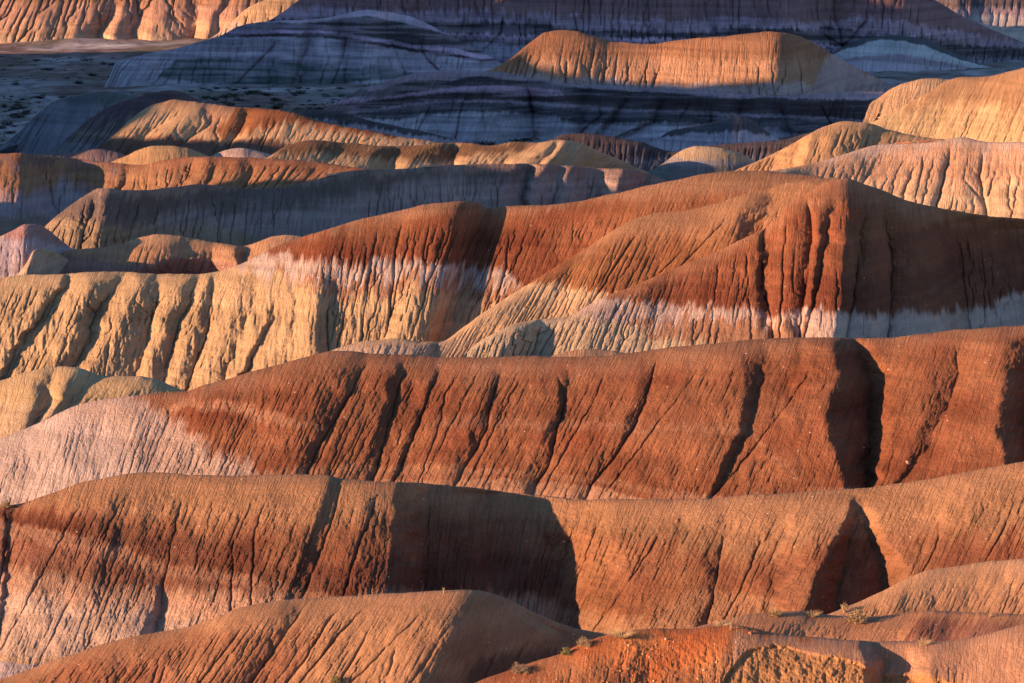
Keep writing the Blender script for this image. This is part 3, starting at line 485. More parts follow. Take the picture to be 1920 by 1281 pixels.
hill('hill', 'small lavender mound at the left frame edge beneath the grey bluff',
     [(-140, 470, 858), (-40, 456, 860), (0, 445, 862), (25, 433, 864), (48, 421, 865), (70, 421, 868), (90, 432, 873), (110, 448, 879), (130, 463, 884), (160, 490, 890), (190, 514, 893)],
     [(-140, -150, 540), (60, 50, 540), (190, 180, 540)], (0.36, 0.22, 0.18), bands=[([(-140, 440), (60, 450), (190, 470)], 14, 8, (0.42, 0.36, 0.34))], lines=[[(60, 425, 2), (55, 520, 2)]],
     alpha=38, rill=0.12, rilln=0.3, und=0.5, seed=60, rnd=3)
hill('hill', 'golden saddle hill with a dark hollow beneath its crest at left',
     [(110, 478, 872), (140, 468, 874), (180, 466, 876), (220, 460, 878), (260, 448, 880), (295, 441, 882), (330, 443, 883), (370, 450, 884), (420, 457, 884), (455, 461, 884), (485, 454, 885), (515, 444, 886), (545, 442, 887), (590, 452, 888), (640, 470, 889)],
     [(110, 105, 540), (300, 270, 545), (640, 620, 545)], (0.48, 0.31, 0.16), bands=[([(110, 480), (250, 496), (330, 482), (430, 492), (520, 520)], 4, 3, (0.17, 0.14, 0.16)), ([(400, 458), (450, 450), (520, 455), (600, 455)], 10, 10, (0.40, 0.22, 0.12), 0.6)],  # first band paints the shade of the recess under the crest
     lines=[[(200, 470, 1), (190, 520, 1)], [(300, 470, 3), (240, 512, 2)], [(345, 485, 1), (300, 515, -5)], [(400, 488, -1), (400, 520, -7)], [(440, 465, 3), (450, 510, 1)], [(462, 464, -2), (450, 500, -2)], [(520, 450, 1), (470, 505, 1)]],
     alpha=30, rill=0.12, rilln=0.3, und=0.4, seed=61, rnd=4, key='saddle')
hill('hill', 'small pointed cream knoll casting a purple shade to its right',
     [(10, 530, 846), (35, 512, 848), (52, 490, 849), (64, 469, 850), (80, 467, 853), (98, 471, 858), (120, 482, 864), (150, 498, 870), (185, 515, 876)],
     [(10, 5, 545), (70, 40, 545), (185, 175, 545)], (0.46, 0.33, 0.18), lines=[[(66, 472, 1), (72, 520, 2.5)], [(110, 490, -2), (130, 530, -3)]], bands=[([(10, 480), (100, 480), (185, 500)], 12, 8, (0.46, 0.36, 0.24))], alpha=38, rill=0.15, rilln=0.3, und=0.4, seed=62, rnd=2.0)

# ------------------------------------------------------------------ the great striped hill (three overlapping bodies)
def fringe(PX, PY, v):        # fluted lower part of the pale beds
    m = sstep((PY - 520) / 60)
    return m * 0.5 * fbm(PX / 6.5, PY / 40, 3)
hill('hill', 'great striped hill with red crown, white belt and gullied yellow skirt',
     [(-190, 530, 832.0), (-60, 525, 834.6), (0, 521, 835.8), (60, 517, 837.1), (120, 515, 838.3), (180, 511, 839.5), (235, 511, 840.6), (300, 515, 841.9), (360, 515, 843.1), (410, 510, 844.2), (450, 496, 845.0), (480, 482, 845.6), (515, 464, 846.3), (560, 448, 847.2), (610, 432, 846), (660, 417, 849), (720, 402, 852), (760, 393, 854), (800, 384, 855), (840, 380, 856), (870, 377, 858), (892, 379, 862), (915, 391, 865), (960, 388, 864), (1010, 386, 864), (1080, 379, 864), (1140, 366, 864), (1200, 352, 864), (1260, 339, 865), (1320, 328, 866), (1370, 321, 867), (1420, 320, 868), (1480, 325, 868), (1540, 332, 868), (1620, 348, 868), (1700, 380, 870)],
     [(-190, -290, 760), (0, -95, 760), (240, 130, 760), (420, 320, 760), (600, 540, 740), (800, 730, 710), (1000, 880, 700), (1300, 1150, 700), (1700, 1600, 700)], (0.33, 0.17, 0.095),
     bands=[([(-190, 300), (380, 300), (480, 480), (560, 458), (700, 420), (860, 392), (1000, 400), (1200, 370), (1700, 360)], 30, 10, (0.32, 0.10, 0.046)), ([(-190, 300), (600, 440), (700, 455), (850, 440), (1000, 420), (1100, 560), (1700, 600)], 50, 10, (0.22, 0.060, 0.030), 0.75),
            ([(-190, 300), (380, 300), (430, 468), (500, 474), (600, 489), (680, 493), (740, 488), (850, 502), (950, 506), (1000, 560), (1700, 700)], 18, 12, (0.47, 0.385, 0.30)), ([(-190, 700), (420, 700), (520, 520), (700, 524), (760, 520), (900, 530), (1000, 540)], 10, 30, (0.33, 0.15, 0.075), 0.85), ([(-190, 300), (330, 300), (450, 505), (560, 530), (640, 560), (720, 550), (760, 540), (850, 548), (950, 570), (1000, 620)], 14, 22, (0.47, 0.35, 0.185))],
     lines=[[(-100, 530, 1), (-180, 700, 1)], [(0, 530, 0), (-80, 700, 0)], [(120, 520, 2), (60, 600, 3), (20, 690, 2)], [(126, 526, -1), (98, 564, -1.6), (55, 611, -2), (0, 699, -2)], [(170, 520, 2.5), (172, 545, 3.5), (130, 640, 3), (90, 700, 2)],
            [(235, 514, -1.5), (190, 575, -3), (164, 633, -3), (140, 690, -3)], [(262, 520, 2), (240, 590, 3), (215, 620, 3.5), (170, 690, 3)], [(300, 520, -0.5), (285, 600, -2), (262, 690, -2)], [(345, 522, 1.8), (310, 600, 2.5), (285, 690, 2)], [(370, 530, -1), (332, 611, -1.8), (312, 713, -1.8)], [(392, 525, 1.5), (360, 600, 2.2), (330, 700, 2)], [(400, 545, -1), (386, 633, -1.8), (350, 728, -1.5)],
            [(450, 525, 1.4), (425, 610, 2), (390, 720, 2)], [(480, 540, -0.8), (455, 620, -1.5), (420, 720, -1)], [(520, 540, 1), (480, 640, 1.6), (455, 700, 1.5)], [(505, 560, 0), (505, 600, -1.6), (463, 691, -2)], [(560, 540, 1), (530, 640, 1.5), (500, 700, 1)], [(545, 589, -1), (546, 673, -1)], [(590, 540, 1.4), (585, 650, 1.6)], [(620, 530, -1.6), (612, 600, -2.6), (616, 651, -2.6)], [(700, 520, -1.5), (690, 620, -3)],
            [(745, 500, -0.5), (742, 535, -1.5), (728, 600, -3)], [(790, 540, 1.5), (755, 600, 2.5), (735, 640, 2)], [(910, 400, -0.5), (870, 480, -1.0), (855, 532, -1)], [(960, 420, 0.5), (930, 560, 1)]],
     notches=[(1.0, 2, [(755, 410), (742, 473), (738, 530), (728, 600)]), (0.7, 2, [(782, 415), (757, 488), (745, 540)]), (1.0, 2.5, [(912, 396), (885, 450), (868, 485), (850, 545)]), (0.6, 2, [(955, 422), (950, 500), (935, 560)]), (0.6, 1.5, [(835, 430), (800, 545), (775, 620)]), (0.6, 1.5, [(710, 420), (700, 470), (690, 540)]), (0.5, 2, [(1150, 430), (1100, 500)]), (1.0, 2, [(300, 540), (288, 589), (277, 626), (272, 662), (255, 699)]), (1.0, 2, [(620, 542), (612, 600), (616, 651)]), (0.8, 2, [(656, 542), (638, 626), (630, 660)]), (0.6, 2, [(205, 570), (210, 620), (200, 680)]), (0.9, 2, [(405, 560), (386, 633), (350, 728)])],
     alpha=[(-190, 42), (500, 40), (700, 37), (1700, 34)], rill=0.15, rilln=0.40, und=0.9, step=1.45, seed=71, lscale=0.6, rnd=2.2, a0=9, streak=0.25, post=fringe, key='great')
hill('hill', 'orange middle spur of the great striped hill running down to a cream tail',
     [(600, 668, 797.0), (640, 652, 798.8), (700, 640, 801.5), (750, 637, 803.8), (800, 643, 806.0), (830, 641, 809.4), (860, 622, 812.9), (900, 593, 817.9), (950, 560, 824.5), (1000, 528, 831.0), (1050, 497, 837.0), (1100, 466, 843.0), (1150, 432, 847.0), (1200, 407, 851.0), (1260, 396, 854.0), (1320, 384, 857.0), (1370, 372, 858.8), (1430, 356, 861.0), (1500, 340, 862.8), (1570, 334, 864.5)],
     [(600, 590, 690), (830, 790, 700), (1000, 900, 705), (1200, 1060, 705), (1400, 1250, 705), (1570, 1420, 705)], (0.40, 0.20, 0.105),
     bands=[([(600, 700), (1000, 480), (1100, 470), (1200, 440), (1300, 440), (1500, 420)], 40, 16, (0.37, 0.130, 0.055)), ([(600, 500), (900, 520), (1000, 528), (1060, 535), (1130, 548), (1250, 560), (1500, 560)], 10, 10, (0.56, 0.40, 0.21)), ([(600, 640), (900, 640), (1000, 640), (1100, 610)], 20, 10, (0.50, 0.38, 0.24))],
     lines=[[(700, 645, 0), (690, 690, 0)], [(1040, 580, 1), (1020, 640, 1)], [(1300, 390, 0), (1260, 460, -1)], [(1400, 370, 1.5), (1370, 430, 1.5)], [(1450, 372, -3), (1420, 420, -3)]],
     notches=[(0.8, 2, [(1205, 425), (1180, 460), (1135, 530)]), (0.8, 2, [(1375, 385), (1345, 430), (1320, 455)]), (0.6, 2, [(1290, 455), (1270, 480), (1250, 500)]), (0.6, 2, [(1430, 380), (1415, 410)]), (0.5, 2, [(1050, 550), (1040, 580), (1000, 620)])],
     alpha=33, rill=0.13, rilln=0.4, und=0.6, step=1.5, seed=72, lscale=0.8, rnd=3, a0=9, key='spur2')
hill('hill', 'dark red front body of the great hill with deep flutes and a white hem',
     [(870, 668, 797.0), (900, 640, 800.2), (940, 620, 804.5), (975, 606, 808.3), (1010, 600, 811.7), (1040, 598, 813.9), (1070, 592, 816.0), (1100, 575, 818.1), (1140, 554, 821.0), (1180, 540, 824.7), (1220, 524, 828.4), (1280, 498, 834.0), (1340, 474, 837.6), (1390, 450, 840.6), (1430, 430, 843.0), (1460, 405, 845.3), (1490, 378, 847.7), (1520, 358, 850.0), (1560, 340, 852.9), (1590, 336, 855.0), (1620, 345, 859), (1660, 360, 865), (1700, 377, 872), (1740, 387, 881), (1800, 397, 894), (1860, 406, 907), (1930, 412, 920), (2020, 430, 932), (2130, 450, 942)],
     [(870, 860, 700), (1100, 1040, 705), (1300, 1240, 700), (1450, 1420, 690), (1600, 1590, 690), (1720, 1740, 690), (2130, 2200, 690)], (0.36, 0.16, 0.085),
     bands=[([(870, 900), (1100, 900), (1140, 565), (1300, 505), (1430, 440), (1500, 385), (1600, 370), (1700, 400), (1900, 430), (2130, 450)], 40, 16, (0.30, 0.09, 0.043)), ([(870, 900), (1100, 900), (1200, 545), (1300, 540), (1430, 530), (1600, 500), (1720, 520), (1900, 440), (2130, 450)], 60, 20, (0.20, 0.055, 0.030), 0.75),
            ([(870, 560), (1120, 560), (1180, 564), (1300, 572), (1400, 578), (1450, 600), (1500, 584), (1560, 584), (1640, 588), (1720, 588), (1800, 582), (1850, 570), (1900, 552), (2130, 540)], 16, 10, (0.48, 0.38, 0.29)), ([(870, 900), (1130, 900), (1180, 606), (1300, 596), (1400, 594), (1480, 605), (1520, 640), (1600, 700), (2130, 720)], 8, 26, (0.31, 0.135, 0.07), 0.85), ([(870, 560), (1040, 560), (1100, 600), (1200, 620), (1300, 640), (1400, 670)], 10, 16, (0.50, 0.40, 0.24))],
     lines=[[(940, 625, 0), (900, 668, 0)], [(1000, 604, 0.2), (975, 620, 0.9), (935, 660, 1.2)], [(1014, 610, -0.8), (1008, 630, -2.2), (992, 665, -3)], [(1062, 600, 0.2), (1045, 665, 0.2)], [(1100, 590, 0), (1080, 650, 0)], [(1420, 440, 1.2), (1418, 560, 1.2)], [(1436, 430, -1.5), (1432, 540, -2.0), (1448, 620, -2)], [(1480, 400, 0.5), (1475, 540, 0.8)], [(1518, 370, -0.5), (1522, 444, -2.2), (1510, 532, -2.4), (1500, 620, -2)], [(1535, 400, 0.6), (1528, 500, 1)], [(1556, 400, -1.5), (1544, 473, -1.8), (1530, 540, -1.5), (1510, 620, -1)], [(1595, 380, 1.6), (1585, 450, 2.6), (1570, 600, 2)], [(1614, 410, -0.8), (1608, 480, -1.8), (1600, 560, -1.5), (1590, 626, -1.5)], [(1635, 400, 1.2), (1635, 470, 2.0), (1635, 560, 1.6)],
            [(1660, 400, -1.0), (1670, 473, -3), (1672, 540, -3), (1665, 626, -2)], [(1700, 395, 2), (1722, 450, 4), (1735, 540, 5), (1748, 610, 4)], [(1790, 420, -9), (1800, 520, -14), (1810, 630, -14)], [(1900, 430, -14), (1930, 630, -10)]],
     notches=[(1.2, 2.5, [(1450, 400), (1430, 440), (1428, 540), (1446, 590), (1450, 628)]), (1.5, 3, [(1515, 365), (1522, 440), (1512, 530), (1500, 620)]), (1.0, 2, [(1560, 397), (1544, 473), (1534, 532), (1512, 620)]), (0.8, 2, [(1480, 400), (1470, 470), (1466, 560)]), (1.3, 2.5, [(1612, 422), (1605, 532), (1595, 582), (1588, 626)]), (1.5, 3, [(1652, 397), (1672, 473), (1672, 532), (1665, 626)]), (0.6, 2, [(1350, 480), (1340, 560)]), (0.6, 1.5, [(1400, 460), (1405, 560)])],
     alpha=[(870, 40), (1100, 38), (1400, 36), (2130, 34)], rill=0.15, rilln=0.45, und=0.7, step=1.45, seed=73, lscale=0.75, rnd=2.2, a0=9, streak=0.25, key='front')
hill('hill', 'small tan mound peeking over the red gullied ridge in the centre',
     [(1010, 678, 742), (1040, 667, 744), (1066, 660, 745), (1100, 655, 746), (1140, 658, 747), (1175, 664, 747), (1215, 676, 747)], [(1010, 1005, 690), (1215, 1210, 690)], (0.44, 0.28, 0.15), alpha=26, rill=0.04, rilln=0.1, und=0.2, seed=74, rnd=4)

# ------------------------------------------------------------------ yellow lobes at left and the red gullied ridge
hill('hill', 'rounded yellow clay lobes at the left edge above the lavender slope',
     [(-180, 720, 710.2), (-60, 722, 711.4), (0, 716, 712.0), (40, 704, 712.4), (80, 694, 712.8), (120, 690, 713.2), (155, 695, 713.5), (190, 707, 713.9), (230, 708, 714.3), (260, 708, 714.6), (290, 714, 714.9), (320, 726, 715.2), (350, 738, 715.5), (400, 760, 716.0)],
     [(-180, -220, 900), (0, -40, 880), (200, 120, 860), (400, 360, 800)], (0.50, 0.375, 0.19),
     bands=[([(-180, 740), (0, 760), (90, 760), (200, 800)], 16, 12, (0.46, 0.37, 0.24), 0.6)],
     lines=[[(-20, 730, 2), (-30, 830, 2)], [(60, 700, 3), (55, 780, 4), (40, 830, 3)], [(100, 698, -0.5), (88, 750, -2.5), (75, 790, -3)], [(130, 700, 2.5), (105, 760, 3), (80, 800, 2)], [(175, 712, -1), (140, 740, -1.5), (120, 760, -1.5)], [(215, 714, 1.5), (180, 750, 2)], [(300, 724, 0), (260, 755, 0)]],
     notches=[(0.7, 2, [(100, 700), (90, 740), (85, 770), (50, 810)]), (0.5, 2, [(200, 720), (180, 740), (160, 756)])],
     alpha=38, rill=0.06, rilln=0.25, und=0.4, seed=81, lscale=0.45, lthr=99, rnd=4, a0=9, key='yellow')
hill('hill', 'long red gullied ridge across the middle with a lavender left slope',
     [(-190, 905, 643.0), (-80, 860, 644.0), (0, 824, 644.7), (60, 800, 645.2), (110, 776, 645.6), (160, 757, 646.1), (210, 748, 646.5), (260, 742, 646.9), (310, 737, 647.4), (350, 734, 647.7), (380, 724, 648.0), (420, 714, 648.7), (480, 696, 649.8), (540, 680, 650.8), (590, 666, 651.7), (630, 659, 652.4), (665, 660, 653.0), (700, 663, 653.6), (760, 666, 655), (830, 671, 656), (900, 671, 656), (980, 668, 656), (1060, 670, 656), (1130, 668, 656), (1200, 660, 656), (1280, 650, 655), (1360, 644, 654), (1440, 636, 654), (1520, 633, 655), (1590, 635, 656), (1660, 635, 656), (1720, 628, 655), (1780, 621, 654), (1850, 616, 653), (1920, 611, 652), (2010, 604, 650), (2130, 598, 648)],
     [(-190, -230, 1000), (0, -50, 975), (200, 140, 960), (400, 300, 950), (600, 470, 950), (800, 660, 955), (1000, 855, 965), (1200, 1050, 970), (1400, 1250, 965), (1600, 1500, 950), (1800, 1670, 935), (1920, 1810, 920), (2130, 2030, 910)], (0.27, 0.135, 0.080),
     bands=[([(-190, 900), (200, 760), (400, 735), (600, 690), (700, 690), (900, 710), (1200, 690), (1500, 655), (1900, 640), (2130, 640)], 60, 16, (0.29, 0.095, 0.047)), ([(-190, 1000), (350, 745), (500, 768), (600, 800), (700, 812), (800, 838), (1000, 870), (1300, 930), (2100, 900)], 12, 6, (0.42, 0.21, 0.12), 0.8), ([(-190, 1000), (350, 765), (500, 790), (600, 822), (700, 832), (800, 856), (1000, 890), (1300, 960), (2100, 950)], 12, 6, (0.30, 0.088, 0.042)),
            ([(-190, 1000), (900, 780), (1000, 790), (1150, 790), (1250, 800), (1400, 800), (1600, 1000), (2100, 1000)], 10, 10, (0.36, 0.17, 0.10), 0.6), ([(900, 800), (1150, 805), (1400, 815), (1600, 1000), (2100, 1000)], 12, 10, (0.31, 0.10, 0.048)),
            ([(-190, 1000), (300, 1100), (480, 880), (650, 874), (800, 872), (900, 876), (1000, 884), (1150, 900), (1300, 925), (1600, 960), (2130, 960)], 9, 5, (0.36, 0.165, 0.09)), ([(480, 1000), (650, 892), (900, 890), (1100, 902), (1300, 940), (2130, 980)], 5, 4, (0.34, 0.13, 0.07), 0.8), ([(480, 1000), (650, 905), (900, 898), (1100, 912), (1300, 950), (2130, 980)], 6, 4, (0.42, 0.225, 0.13)),
            ([(-190, 500), (220, 500), (250, 745), (290, 765), (340, 800), (380, 830), (440, 862), (500, 884), (560, 930), (620, 1100), (2130, 1100)], 34, 24, (0.46, 0.35, 0.255)), ([(-190, 600), (200, 800), (340, 960)], 80, 20, (0.46, 0.40, 0.33), 0.7)],
     lines=[[(-60, 900, 0), (-80, 980, 0)], [(300, 760, 0.3), (250, 940, 0.3)], [(640, 670, 1.2), (600, 760, 1.5), (560, 860, 1)], [(690, 680, -0.8), (655, 740, -1.6), (600, 837, -1.2), (575, 890, -1)], [(735, 690, 1.4), (715, 780, 1.6), (680, 890, 1)], [(755, 695, -1.0), (737, 770, -1.6), (724, 815, -1.2), (702, 895, -1)], [(810, 700, 0.8), (770, 800, 1), (735, 890, 0.8)], [(828, 700, -0.8), (795, 770, -1), (742, 899, -0.8)], [(850, 715, 0.5), (830, 760, 0.7), (790, 880, 0.5)], [(905, 700, 1.4), (885, 770, 1.5), (830, 880, 1)], [(937, 710, -1), (913, 807, -1.8), (888, 851, -1.4), (855, 906, -1)],
            [(1050, 715, 2), (1045, 750, 2.2), (1000, 850, 1.6), (960, 920, 1)], [(1062, 735, -1.2), (1048, 793, -1.8), (1030, 873, -1.4), (997, 924, -1)], [(1190, 710, 1.8), (1170, 770, 2), (1100, 870, 1.4), (1060, 930, 1)], [(1222, 690, -1.2), (1212, 760, -2), (1147, 866, -2.2), (1103, 928, -1.4)], [(1370, 660, 2.8), (1385, 700, 3.5), (1390, 770, 3.6), (1370, 850, 3), (1330, 925, 1.5)], [(1438, 672, -2.2), (1418, 730, -3.2), (1405, 790, -3.0), (1382, 846, -2.4), (1337, 930, -1)],
            [(1500, 660, 0.6), (1480, 730, 0.6), (1420, 830, 0.4)], [(1560, 650, 3.4), (1562, 700, 5), (1551, 760, 6), (1553, 810, 6), (1570, 870, 5), (1583, 910, 4)], [(1606, 640, -2.0), (1630, 700, -5.5), (1632, 800, -6.5), (1625, 910, -5.5)], [(1640, 640, 0.3), (1676, 700, -0.6), (1680, 760, -1.0), (1665, 840, -0.5), (1655, 910, -0.5)], [(1735, 650, 1.6), (1738, 720, 2.6), (1722, 800, 2.6), (1690, 880, 1.2)], [(1800, 635, -0.8), (1797, 690, -2.2), (1778, 760, -3), (1735, 845, -2.6), (1690, 905, -2)],
            [(1880, 640, 2), (1876, 720, 3), (1866, 790, 4), (1880, 860, 4)], [(1945, 650, -4), (1930, 760, -7), (1925, 880, -7)], [(2010, 640, 0), (2000, 880, 0)]],
     notches=[(0.9, 2.2, [(693, 672), (668, 715), (645, 760), (620, 800), (600, 837), (575, 890), (560, 940)]), (0.8, 2, [(765, 685), (750, 720), (737, 770), (724, 815), (702, 895)]), (0.7, 2, [(830, 690), (819, 706), (793, 772), (782, 800), (764, 851), (742, 899)]), (0.7, 2, [(870, 690), (837, 735), (826, 793), (804, 855), (786, 902)]), (1.0, 2.2, [(945, 690), (935, 710), (917, 772), (913, 807), (888, 851), (855, 906)]),
              (1.0, 2.2, [(1040, 690), (1056, 735), (1061, 749), (1048, 793), (1030, 873), (997, 924), (980, 950)]), (1.1, 2.4, [(1236, 660), (1231, 673), (1216, 735), (1194, 789), (1147, 866), (1110, 910), (1099, 935)]), (0.8, 2.2, [(1530, 680), (1511, 706), (1475, 760), (1449, 793), (1413, 840), (1380, 884), (1340, 925)]), (0.6, 1.8, [(1135, 690), (1120, 740), (1075, 820)]), (0.5, 1.8, [(985, 700), (960, 740), (930, 800), (905, 850)]), (0.5, 1.8, [(660, 720), (630, 790)]), (0.5, 1.6, [(900, 690), (870, 750)]), (0.6, 2, [(1790, 640), (1797, 700), (1780, 755)]), (0.4, 1.6, [(480, 760), (440, 830), (410, 890)]), (0.5, 1.6, [(1330, 670), (1290, 720), (1230, 800)]), (0.5, 1.6, [(1680, 830), (1660, 900)]), (0.7, 1.8, [(1645, 760), (1632, 830), (1625, 900)])],
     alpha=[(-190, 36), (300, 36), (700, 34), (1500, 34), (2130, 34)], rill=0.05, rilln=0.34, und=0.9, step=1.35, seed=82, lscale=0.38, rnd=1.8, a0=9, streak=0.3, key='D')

# ------------------------------------------------------------------ the brown ridge with two great shadows
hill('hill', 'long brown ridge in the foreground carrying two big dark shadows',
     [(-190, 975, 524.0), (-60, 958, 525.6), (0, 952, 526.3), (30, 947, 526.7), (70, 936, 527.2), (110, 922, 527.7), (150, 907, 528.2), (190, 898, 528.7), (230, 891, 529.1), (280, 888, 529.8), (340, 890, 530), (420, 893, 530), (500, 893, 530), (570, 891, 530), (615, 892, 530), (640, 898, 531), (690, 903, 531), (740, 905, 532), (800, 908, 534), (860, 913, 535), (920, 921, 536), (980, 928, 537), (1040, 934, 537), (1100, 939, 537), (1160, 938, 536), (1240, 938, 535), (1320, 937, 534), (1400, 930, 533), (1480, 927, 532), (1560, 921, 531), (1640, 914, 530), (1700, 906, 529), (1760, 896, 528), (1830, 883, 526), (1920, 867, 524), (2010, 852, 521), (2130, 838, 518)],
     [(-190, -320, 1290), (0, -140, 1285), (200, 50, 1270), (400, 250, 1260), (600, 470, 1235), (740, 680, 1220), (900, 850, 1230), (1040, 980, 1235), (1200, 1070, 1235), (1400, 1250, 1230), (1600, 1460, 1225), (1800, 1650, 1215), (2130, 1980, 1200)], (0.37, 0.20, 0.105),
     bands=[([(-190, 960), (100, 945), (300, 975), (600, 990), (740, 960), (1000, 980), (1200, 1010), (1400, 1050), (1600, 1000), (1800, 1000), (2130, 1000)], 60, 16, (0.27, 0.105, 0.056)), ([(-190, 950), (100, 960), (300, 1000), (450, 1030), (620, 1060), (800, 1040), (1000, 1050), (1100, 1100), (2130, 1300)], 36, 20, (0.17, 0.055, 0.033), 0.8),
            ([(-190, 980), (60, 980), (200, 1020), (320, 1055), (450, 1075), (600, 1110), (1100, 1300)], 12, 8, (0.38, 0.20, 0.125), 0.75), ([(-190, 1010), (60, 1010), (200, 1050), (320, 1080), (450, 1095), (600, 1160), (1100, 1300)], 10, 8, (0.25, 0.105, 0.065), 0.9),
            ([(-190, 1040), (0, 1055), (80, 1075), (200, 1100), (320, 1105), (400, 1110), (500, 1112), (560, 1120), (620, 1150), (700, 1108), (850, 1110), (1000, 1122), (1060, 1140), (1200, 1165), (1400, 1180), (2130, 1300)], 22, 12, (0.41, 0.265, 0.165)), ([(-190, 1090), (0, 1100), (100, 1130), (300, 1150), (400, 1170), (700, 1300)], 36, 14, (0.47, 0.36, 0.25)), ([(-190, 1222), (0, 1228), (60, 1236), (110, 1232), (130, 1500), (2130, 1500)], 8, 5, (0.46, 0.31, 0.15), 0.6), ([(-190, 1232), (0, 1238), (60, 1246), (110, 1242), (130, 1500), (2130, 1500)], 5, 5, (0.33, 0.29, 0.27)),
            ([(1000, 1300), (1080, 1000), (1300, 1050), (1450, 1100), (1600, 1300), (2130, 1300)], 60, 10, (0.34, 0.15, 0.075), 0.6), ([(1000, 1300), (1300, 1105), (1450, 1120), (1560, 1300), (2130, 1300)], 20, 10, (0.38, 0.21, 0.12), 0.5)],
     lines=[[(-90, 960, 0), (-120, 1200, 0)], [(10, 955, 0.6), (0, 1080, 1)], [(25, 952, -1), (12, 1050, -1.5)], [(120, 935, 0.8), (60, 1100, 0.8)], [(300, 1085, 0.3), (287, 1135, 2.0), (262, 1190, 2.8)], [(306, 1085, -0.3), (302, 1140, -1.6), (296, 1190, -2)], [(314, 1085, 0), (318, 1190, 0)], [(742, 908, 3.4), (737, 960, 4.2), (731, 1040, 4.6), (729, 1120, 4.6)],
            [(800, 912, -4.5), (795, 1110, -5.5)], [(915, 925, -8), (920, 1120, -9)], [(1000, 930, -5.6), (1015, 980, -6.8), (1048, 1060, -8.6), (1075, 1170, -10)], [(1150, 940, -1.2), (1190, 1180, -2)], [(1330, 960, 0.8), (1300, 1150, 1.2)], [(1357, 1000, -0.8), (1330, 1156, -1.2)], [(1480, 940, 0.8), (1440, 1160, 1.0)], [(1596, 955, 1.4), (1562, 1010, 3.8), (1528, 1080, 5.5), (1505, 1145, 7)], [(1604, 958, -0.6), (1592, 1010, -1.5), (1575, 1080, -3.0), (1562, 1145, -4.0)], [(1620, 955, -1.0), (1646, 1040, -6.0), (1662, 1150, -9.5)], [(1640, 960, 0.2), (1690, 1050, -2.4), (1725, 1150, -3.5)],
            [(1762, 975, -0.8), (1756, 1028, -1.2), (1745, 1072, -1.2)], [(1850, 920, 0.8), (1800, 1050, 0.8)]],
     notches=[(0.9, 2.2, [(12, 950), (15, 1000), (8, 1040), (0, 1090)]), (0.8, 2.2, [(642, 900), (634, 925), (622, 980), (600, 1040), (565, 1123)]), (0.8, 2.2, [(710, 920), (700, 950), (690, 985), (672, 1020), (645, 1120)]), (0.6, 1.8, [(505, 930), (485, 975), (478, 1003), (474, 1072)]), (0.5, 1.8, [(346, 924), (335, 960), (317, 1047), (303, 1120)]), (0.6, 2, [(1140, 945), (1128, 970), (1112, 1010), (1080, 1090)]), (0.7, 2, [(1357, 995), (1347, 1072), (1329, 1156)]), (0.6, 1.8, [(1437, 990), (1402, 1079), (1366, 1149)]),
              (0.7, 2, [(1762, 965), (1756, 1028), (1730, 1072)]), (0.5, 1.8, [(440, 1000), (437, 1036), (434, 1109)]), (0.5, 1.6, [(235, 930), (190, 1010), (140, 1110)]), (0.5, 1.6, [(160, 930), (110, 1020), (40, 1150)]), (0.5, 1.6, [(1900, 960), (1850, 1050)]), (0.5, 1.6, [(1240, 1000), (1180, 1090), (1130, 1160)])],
     alpha=[(-190, 36), (2130, 35)], rill=0.048, rilln=0.30, und=0.9, step=1.35, seed=83, lscale=0.5, rnd=1.6, a0=9, streak=0.3, key='C')

